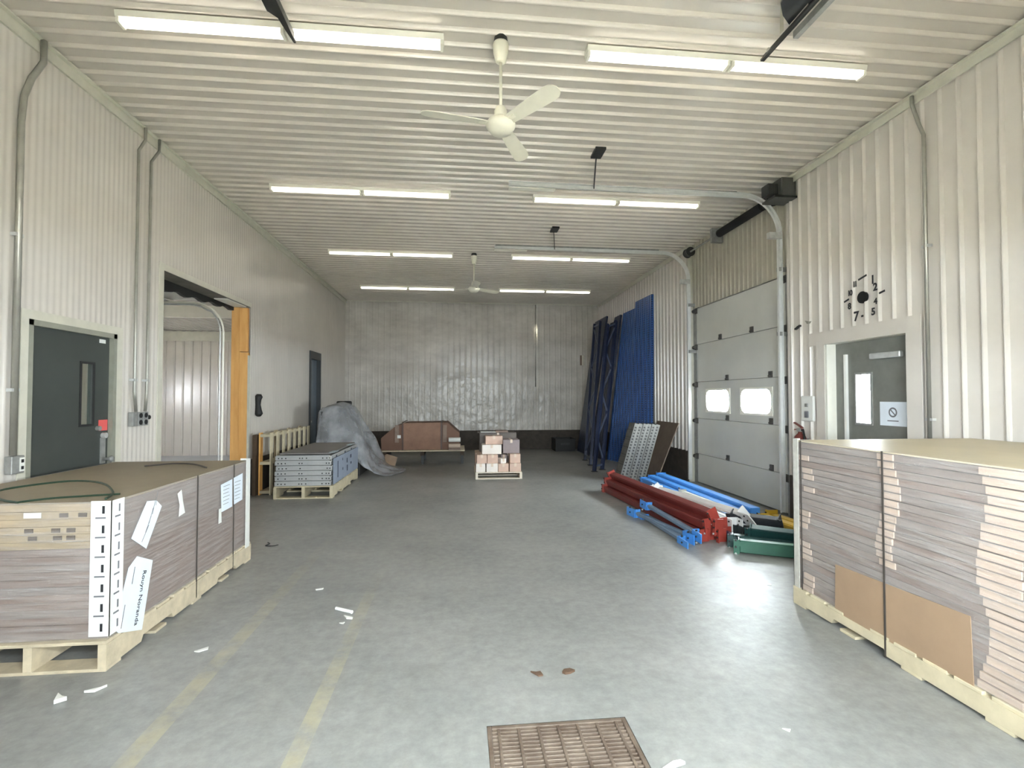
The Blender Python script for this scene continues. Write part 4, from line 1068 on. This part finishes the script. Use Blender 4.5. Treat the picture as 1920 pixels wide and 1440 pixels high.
carton(.43, .80, 9.66, 10.05, .452, .63, BXW, 'wide white carton on the left of the third row')
carton(.835, 1.155, 9.70, 10.10, .462, .72, BXG, 'mauve-grey carton on the right of the third row')
carton(.50, .83, 9.76, 10.05, .632, .79, BXP, 'white and peach carton at the top left of the heap')
carton(.40, 1.14, 10.12, 10.45, .452, .83, BXD, 'tall dim carton at the rear of the heap')
t = tag(thing('flattened_carton', None, None, (.68, 10.2, .83)), 'flattened carton lying on top of the carton heap', 'cardboard', None)
MB().box(.36, .98, 10.06, 10.46, .832, .842).build('sheet', BXD, t); MB().box(.42, .72, 10.04, 10.30, .842, .85).build('flap', PLAST, t); MB().box(.72, .96, 10.04, 10.34, .842, .872).build('flap', CARD, t)

# ------------------------------------------------------------------ black crate by the back wall
t = tag(thing('black_crate', None, None, (2.99, 14.4, 0)), 'black crate on the floor by the back wall under the blue racking', 'crate')
for b in ((2.70, 3.28, 14.1, 14.13), (2.70, 3.28, 14.65, 14.68), (2.70, 2.73, 14.13, 14.65), (3.25, 3.28, 14.13, 14.65)):
    MB().box(*b, .03, .36).build('side', BLACK, t, bevel=.006)
MB().box(2.71, 3.27, 14.11, 14.67, 0, .03).build('base', BLACK, t)
MB().box(2.86, 3.12, 14.094, 14.10, .18, .24).build('handle', BLACKM, t)

# ------------------------------------------------------------------ blue racking leaning on the right wall
def hole_mat(name, base, hole, pitch=.05):
    """enamel with punched keyhole rows (fine relief)"""
    m = base.copy(); m.name = name
    nt = m.node_tree; N = nt.nodes; Lk = nt.links; p = N['Principled BSDF']
    tc = N.new('ShaderNodeTexCoord'); vo = N.new('ShaderNodeTexVoronoi'); vo.inputs['Scale'].default_value = 1 / pitch; vo.inputs['Randomness'].default_value = 0
    Lk.new(tc.outputs['Object'], vo.inputs['Vector'])
    cr = N.new('ShaderNodeValToRGB'); cr.color_ramp.elements[0].position = .26; cr.color_ramp.elements[0].color = (1, 1, 1, 1); cr.color_ramp.elements[1].position = .32; cr.color_ramp.elements[1].color = (0, 0, 0, 1)
    Lk.new(vo.outputs['Distance'], cr.inputs['Fac'])
    mx = N.new('ShaderNodeMix'); mx.data_type = 'RGBA'
    old = p.inputs['Base Color'].links[0].from_socket
    Lk.new(cr.outputs['Color'], mx.inputs[0]); Lk.new(old, mx.inputs[6]); mx.inputs[7].default_value = lin(hole)
    Lk.new(mx.outputs[2], p.inputs['Base Color'])
    return m
BLUEH = hole_mat('punched_blue_enamel', BLUE, (16, 28, 54)); BLUESHADEH = hole_mat('punched_shaded_blue', BLUESHADE, (12, 16, 30))
def upright(y0, y1, xb, xt, zt, m, label, group, yo=0.0, dep=.07):
    """one leaning rack post: C-section, foot on the floor, head towards the wall"""
    t = tag(thing('rack_upright', None, None, (xb, (y0 + y1) / 2, 0)), label, 'rack upright', group)
    yc = (y0 + y1) / 2; wd = y1 - y0; Ln = math.hypot(xt - xb, zt)
    d = Vector((xt - xb, yo, zt)).normalized(); n = Vector((d.z, 0, -d.x)).normalized()   # n: towards the wall
    p0 = Vector((xb, yc, .012)); p1 = Vector((xt, yc + yo, zt))
    MB().beam(p0, p1, wd, .004, up=n).build('face', m, t)
    for s in (-1, 1):
        o_ = Vector((0, s * (wd / 2 - .002), 0)) + n * dep / 2
        MB().beam(p0 + o_, p1 + o_, .004, dep, up=n).build('flange', m, t)
    MB().box(xb - .03, xb + .07, yc - wd / 2, yc + wd / 2, 0, .012).build('foot_plate', GALVD, t)
    return t
ORD = ['first', 'second', 'third', 'fourth', 'fifth', 'sixth', 'seventh', 'eighth', 'ninth', 'tenth']
ORD += ['eleventh', 'twelfth', 'thirteenth', 'fourteenth', 'fifteenth']
for k in range(15):
    y = 10.42 + .115 * k
    upright(y, y + .107, 4.06 - .032 * k, 4.10 - .004 * k, 3.76 if k < 8 else 3.62, BLUEH, 'bright blue punched rack upright by the right wall, %s of fifteen' % ORD[k], 'bright blue uprights', dep=.05)
for k in range(7):
    y = 12.16 + .12 * k
    upright(y, y + .112, 3.46 - .012 * k, 3.98, 3.60 if k < 4 else 3.50, BLUESHADEH, 'blue rack upright coloured dark for shade, leaning past the bright blue row, %s of seven' % ORD[k], 'navy uprights, middle row', dep=.05)
for k in range(9):
    y = 13.02 + .125 * k
    upright(y, y + .117, 3.34, 3.88, 3.70, BLUESHADEH, 'blue rack upright coloured dark for shade, leaning in the row nearest the back wall, %s of nine' % ORD[k], 'navy uprights, far row', dep=.05)
def rack_frame(a0, a1, b0, b1, label):
    """welded ladder frame: two posts a (near) and b (far) with zigzag braces"""
    a0, a1, b0, b1 = map(Vector, (a0, a1, b0, b1))
    t = tag(thing('pallet_racking', None, None, tuple(a0)), label, 'rack frame')
    n = (a1 - a0).cross(b0 - a0).normalized()
    MB().beam(a0, a1, .07, .06, up=n).build('post', BLUESHADE, t); MB().beam(b0, b1, .07, .06, up=n).build('post', BLUESHADE, t)
    MB().box(a0.x - .06, a0.x + .06, a0.y - .06, a0.y + .06, a0.z - .008, a0.z).build('foot_plate', BLACKM, t)
    MB().box(b0.x - .06, b0.x + .06, b0.y - .06, b0.y + .06, b0.z - .008, b0.z).build('foot_plate', BLACKM, t)
    br_ = mat('blue_grey_brace', (84, 94, 116), rough=.4, var=.1)
    k = 6
    for i in range(k):
        u0, u1 = .06 + .9 * i / k, .06 + .9 * (i + 1) / k
        p, q = (a0.lerp(a1, u0), b0.lerp(b1, u1)) if i % 2 else (b0.lerp(b1, u0), a0.lerp(a1, u1))
        MB().beam(p, q, .026, .026, up=n).build('brace', br_, t)
    for u in (.03, .98): MB().beam(a0.lerp(a1, u), b0.lerp(b1, u), .035, .03, up=n).build('brace', br_, t)
    return t
rack_frame((2.78, 10.25, .01), (3.38, 11.25, 3.22), (3.02, 10.50, .01), (3.66, 11.52, 3.34), 'blue ladder frame coloured dark for shade, with pale braces, leaning in front of the blue uprights')
rack_frame((2.95, 11.2, .01), (3.53, 12.4, 3.45), (3.05, 12.1, .01), (3.60, 13.2, 3.50), 'dark ladder frame leaning farther back along the blue racking')

# ------------------------------------------------------------------ perforated planks leaning beside the overhead door
PERF = hole_mat('punched_galvanised_steel', mat('grey_deck_steel', (108, 107, 103), rough=.5, metal=.2, var=.15, scale=12), (40, 40, 38), .045)
def plank(k, y0, y1, xb, xt, z1, th, label):
    t = tag(thing('perforated_plank', None, None, (xb, (y0 + y1) / 2, 0)), label, 'steel plank', 'perforated planks by the overhead door')
    d = Vector((xt - xb, 0, z1)).normalized(); n = Vector((d.z, 0, -d.x))
    p0 = Vector((xb, (y0 + y1) / 2, .02)); p1 = Vector((xt, (y0 + y1) / 2, z1))
    MB().beam(p0, p1, y1 - y0, .004, up=n).build('deck', PERF, t)
    for y in (y0 + .003, y1 - .003):
        o_ = Vector((0, y - (y0 + y1) / 2, 0)) + n * th / 2
        MB().beam(p0 + o_, p1 + o_, .004, th, up=n).build('flange', PERF, t)
    Ln = (p1 - p0).length; m_ = int(Ln / .055)
    for i in range(m_):
        c = p0 + d * (.03 + .055 * i) + n * th / 2; c.y = y0 - .0
        MB().beam(c - n * th * .22, c + n * th * .22, .022, .003, up=(0, 1, 0)).build('hole', BLACK, t)
    lip = MB(); c0 = p0 + n * th; c1 = p1 + n * th; c0.y = c1.y = y0 + .012
    lip.beam(c0, c1, .024, .004, up=n); lip.build('lip', GALVD, t)
    return t
PLN = ['front', 'second', 'third', 'fourth', 'fifth', 'rear']
for k in range(6):
    plank(k, 8.93 + .012 * (k % 2), 9.24, 2.88 + .082 * k, 3.19 + .082 * k, 1.07 - .004 * k, .07, 'galvanised perforated plank leaning by the overhead door, %s of six' % PLN[k])
t = tag(MB().beam((3.60, 9.45, .0), (4.03, 9.45, 1.06), 1.0, .02, up=(1, 0, 0)).build('brown_sheet', mat('plain_brown_sheet', (110, 96, 84), rough=.8, var=.12)), 'plain brown sheet leaning on the right wall behind the perforated planks', 'board')  # plain brown sheet between the planks and the wall

# ------------------------------------------------------------------ pile of rack beams
def rack_beam(p0, p1, m, label, group, w_=.05, h_=.10, cm=None, twist=0.0, ch=.19, cw=.045, out=.05, ends=(1, 1)):
    p0, p1 = Vector(p0), Vector(p1)
    t = tag(thing('rack_beam', None, None, tuple(p0)), label, 'rack beam', group)
    d = (p1 - p0).normalized(); up = Matrix.Rotation(twist, 3, d) @ Vector((0, 0, 1)); sd = d.cross(up).normalized(); up = sd.cross(d)
    MB().beam(p0, p1, w_, h_, up=up).build('bar', m, t, bevel=.006)
    MB().beam(p0 + sd * (w_ / 2 + .004) + up * h_ * .2, p1 + sd * (w_ / 2 + .004) + up * h_ * .2, .008, h_ * .35, up=up).build('step', m, t)
    cm = cm or m
    for on_, p, s in ((ends[0], p0, -1), (ends[1], p1, 1)):
        if not on_: continue
        q = p + d * s * .006
        c = MB().beam(q - up * ch / 2, q + up * ch / 2, w_ + .02, .012, up=d)
        e2 = q + sd * (w_ / 2 + .02) + d * s * out / 2
        c.beam(e2 - up * ch / 2, e2 + up * ch / 2, .010, out, up=d)
        cn = c.build('end_connector', cm, t)
        for k in range(3):
            r_ = e2 + up * (-.065 + .065 * k) + d * s * .005
            b_ = MB().tube([r_, r_ + sd * .016], .010, 8).build('rivet', BLACKM if k else GALV, t); b_.parent = cn
    return t
FR = Vector((2.38, 8.02, 0)); NR = Vector((2.60, 5.20, 0))
sdr = Vector((1, .075, 0)).normalized()
lay = [(0, .055, 0, 0), (.105, .055, .05, 0), (.21, .055, -.04, 0), (.315, .055, .06, 0), (.05, .16, .02, .1), (.16, .16, -.05, -.08), (.27, .16, .05, .05), (.12, .265, .03, .4)]
RL = ['left of the bottom layer', 'second in the bottom layer', 'third in the bottom layer', 'right of the bottom layer', 'left of the middle layer', 'middle of the middle layer', 'right of the middle layer', 'lying tilted on top']
for k, (o_, z, dy, tw) in enumerate(lay):
    rack_beam(FR + sdr * o_ + Vector((0, dy, z)), NR + sdr * (o_ + .02 * math.sin(k * 2)) + Vector((0, dy, z)), RED, 'dark red rack beam, ' + RL[k] + ' of the red pile', 'red rack beams in the pile', cm=REDL, twist=tw, ch=.15 + .01 * (k % 3), w_=.085, h_=.095)
# blue connectors and grey-blue beams at the left foot of the red pile
BLB = mat('grey_blue_bar', (112, 130, 150), rough=.35, var=.1)
rack_beam((2.28, 6.30, .05), (2.45, 5.28, .05), BLB, 'short grey-blue beam with bright blue end hooks left of the red pile', 'blue-hooked beams', w_=.05, h_=.05, cm=BLUEL, ch=.11, out=.20)
rack_beam((2.34, 6.18, .035), (2.36, 5.20, .035), BLB, 'low grey-blue beam with bright blue end hooks at the outer edge of the pile', 'blue-hooked beams', w_=.06, h_=.05, cm=BLUEL, ch=.068, out=.24)
rack_beam((2.42, 6.26, .15), (2.50, 5.16, .10), BLB, 'grey-blue beam with bright blue end hooks wedged against the red pile', 'blue-hooked beams', w_=.05, h_=.05, cm=BLUEL, ch=.10, out=.18)
# wide light blue beams behind
for k in range(3):
    rack_beam((3.30 + .13 * k, 8.72 - .05 * k, .06 + .045 * k), (3.34 + .13 * k, 5.95 - .05 * k, .06 + .045 * k), BLUEL, 'light blue rack beam, %s of three behind the red pile' % ['left', 'middle', 'right'][k], 'light blue rack beams', w_=.125, h_=.09, ch=.12, ends=(1, 0))
for k in range(2):
    rack_beam((3.02 + .12 * k, 7.7, .06), (3.05 + .12 * k, 5.42, .10), WBEAM, 'white rack beam, %s of two beside the red pile' % ['left', 'right'][k], 'white rack beams', w_=.09, h_=.09, ch=.19, out=.12)
rack_beam((2.98, 7.3, .17), (3.16, 5.34, .24), WBEAM, 'white rack beam lying on top of the white pair', 'white rack beams', w_=.07, h_=.06, ch=.20, out=.20, twist=.7)
rack_beam((3.22, 7.0, .165), (3.27, 5.62, .17), mat('pale_grey_bar', (196, 196, 186), rough=.35), 'pale grey beam wedged between white and light blue beams', None, w_=.06, h_=.06, ch=.10, ends=(1, 0))
rack_beam((2.86, 6.6, .05), (2.90, 5.00, .05), mat('dark_navy_bar', (40, 46, 72), rough=.35), 'navy beam lying right beside the red connectors', None, w_=.06, h_=.08, ch=.12)
GL = [((2.78, 4.80, .07), (3.34, 4.50, .07), GREEN, 'green rack beam lying crosswise at the front of the pile', 0), ((2.84, 5.02, .06), (3.46, 4.66, .06), GREEND, 'dark green rack beam behind the front green one', 0), ((3.00, 4.96, .16), (3.50, 4.62, .15), GREEND, 'dark green rack beam lying on top of the green ones', .3), ((3.10, 5.36, .06), (3.52, 4.92, .06), mat('black_green_bar', (34, 42, 44), rough=.4), 'blackish beam between the green and yellow ones', 0)]
for a, b, m_, lb, tw in GL: rack_beam(a, b, m_, lb, 'green rack beams', w_=.09, h_=.12, ch=.14, twist=tw)
rack_beam((3.12, 5.50, .18), (3.42, 5.12, .20), mat('charcoal_bar', (52, 54, 58), rough=.4), 'charcoal beam lying on the blackish one', None, w_=.08, h_=.10, ch=.15, twist=.4)
rack_beam((3.70, 5.82, .06), (3.78, 4.90, .06), YEL, 'yellow beam on the floor under the right wall', 'yellow beams', w_=.10, h_=.11, ch=.14)
rack_beam((3.84, 5.86, .06), (3.92, 4.95, .06), YEL, 'second yellow beam closest to the right wall', 'yellow beams', w_=.10, h_=.11, ch=.20)

# ------------------------------------------------------------------ litter on the floor
def scrap(name, label, cat, pts, th, m, z=.002):
    o = MB().prism([(x, y, z) for x, y in pts], (0, 0, th)).build(name, m)
    return tag(o, label, cat)
tag(MB().tube([(-.89, 3.815, .013), (-.76, 3.735, .013)], .012, 10).build('plastic_tube', WBEAM), 'short white plastic tube on the floor beside the yellow line', 'tube')
scrap('paper_scrap', 'curled pale chip just below the white tube', 'scrap', [(-.81, 3.70), (-.74, 3.66), (-.74, 3.64), (-.78, 3.65)], .008, PLAST)
scrap('paper_scrap', 'tiny pale chip nearest the camera below the white tube', 'scrap', [(-.815, 3.585), (-.78, 3.595), (-.785, 3.57)], .005, PLAST)
scrap('paper_scrap', 'small white chip left of and beyond the white tube', 'scrap', [(-1.15, 4.23), (-1.09, 4.25), (-1.09, 4.225), (-1.14, 4.21)], .005, PLAST)
scrap('film_scrap', 'crumpled clear film scrap in front of the left pallet, left piece', 'scrap', [(-2.06, 2.87), (-2.02, 2.84), (-1.99, 2.83), (-2.03, 2.80)], .02, PLAST)
scrap('film_scrap', 'clear film scrap in front of the left pallet, right piece', 'scrap', [(-1.95, 2.89), (-1.89, 2.92), (-1.87, 2.94), (-1.90, 2.89)], .012, PLAST)
scrap('film_scrap', 'pale film scrap on the dark floor right of the left pallet', 'scrap', [(-1.60, 3.28), (-1.54, 3.33), (-1.53, 3.30), (-1.57, 3.27)], .005, PLAST)
LEAF = mat('brown_dry_leaf', (104, 80, 62), rough=.8, var=.2, scale=30)
scrap('dry_leaf', 'small brown dry leaf on the floor, left of the pair above the grate', 'leaf', [(.40, 2.845), (.43, 2.835), (.455, 2.84), (.465, 2.80), (.44, 2.795), (.42, 2.82)], .008, LEAF)
scrap('dry_leaf', 'rounded brown dry leaf on the floor, right of the pair above the grate', 'leaf', [(.575, 2.815), (.59, 2.84), (.625, 2.845), (.65, 2.825), (.62, 2.805), (.59, 2.80)], .012, LEAF)
scrap('paper_scrap', 'white paper curl beside the drain grate', 'scrap', [(.84, 2.05), (.90, 2.085), (.935, 2.09), (.95, 2.075), (.90, 2.06), (.86, 2.03)], .012, WBEAM)
scrap('paper_scrap', 'white speck on the floor between grate and right pallet', 'scrap', [(1.50, 2.245), (1.535, 2.235), (1.52, 2.22)], .004, WBEAM)
tag(MB().tube(smooth_pts([(-2.02, 5.62, .006), (-1.98, 5.56, .008), (-2.0, 5.50, .006), (-1.92, 5.48, .008), (-1.88, 5.52, .006)]), .005, 6).build('string_scrap', BLACK), 'short black string on the floor past the left wrapped load', 'string')
scrap('paper_scrap', 'white chip lying on the floor at the right of the green beams', 'scrap', [(2.52, 3.95), (2.56, 3.96), (2.55, 3.93)], .004, PLAST)
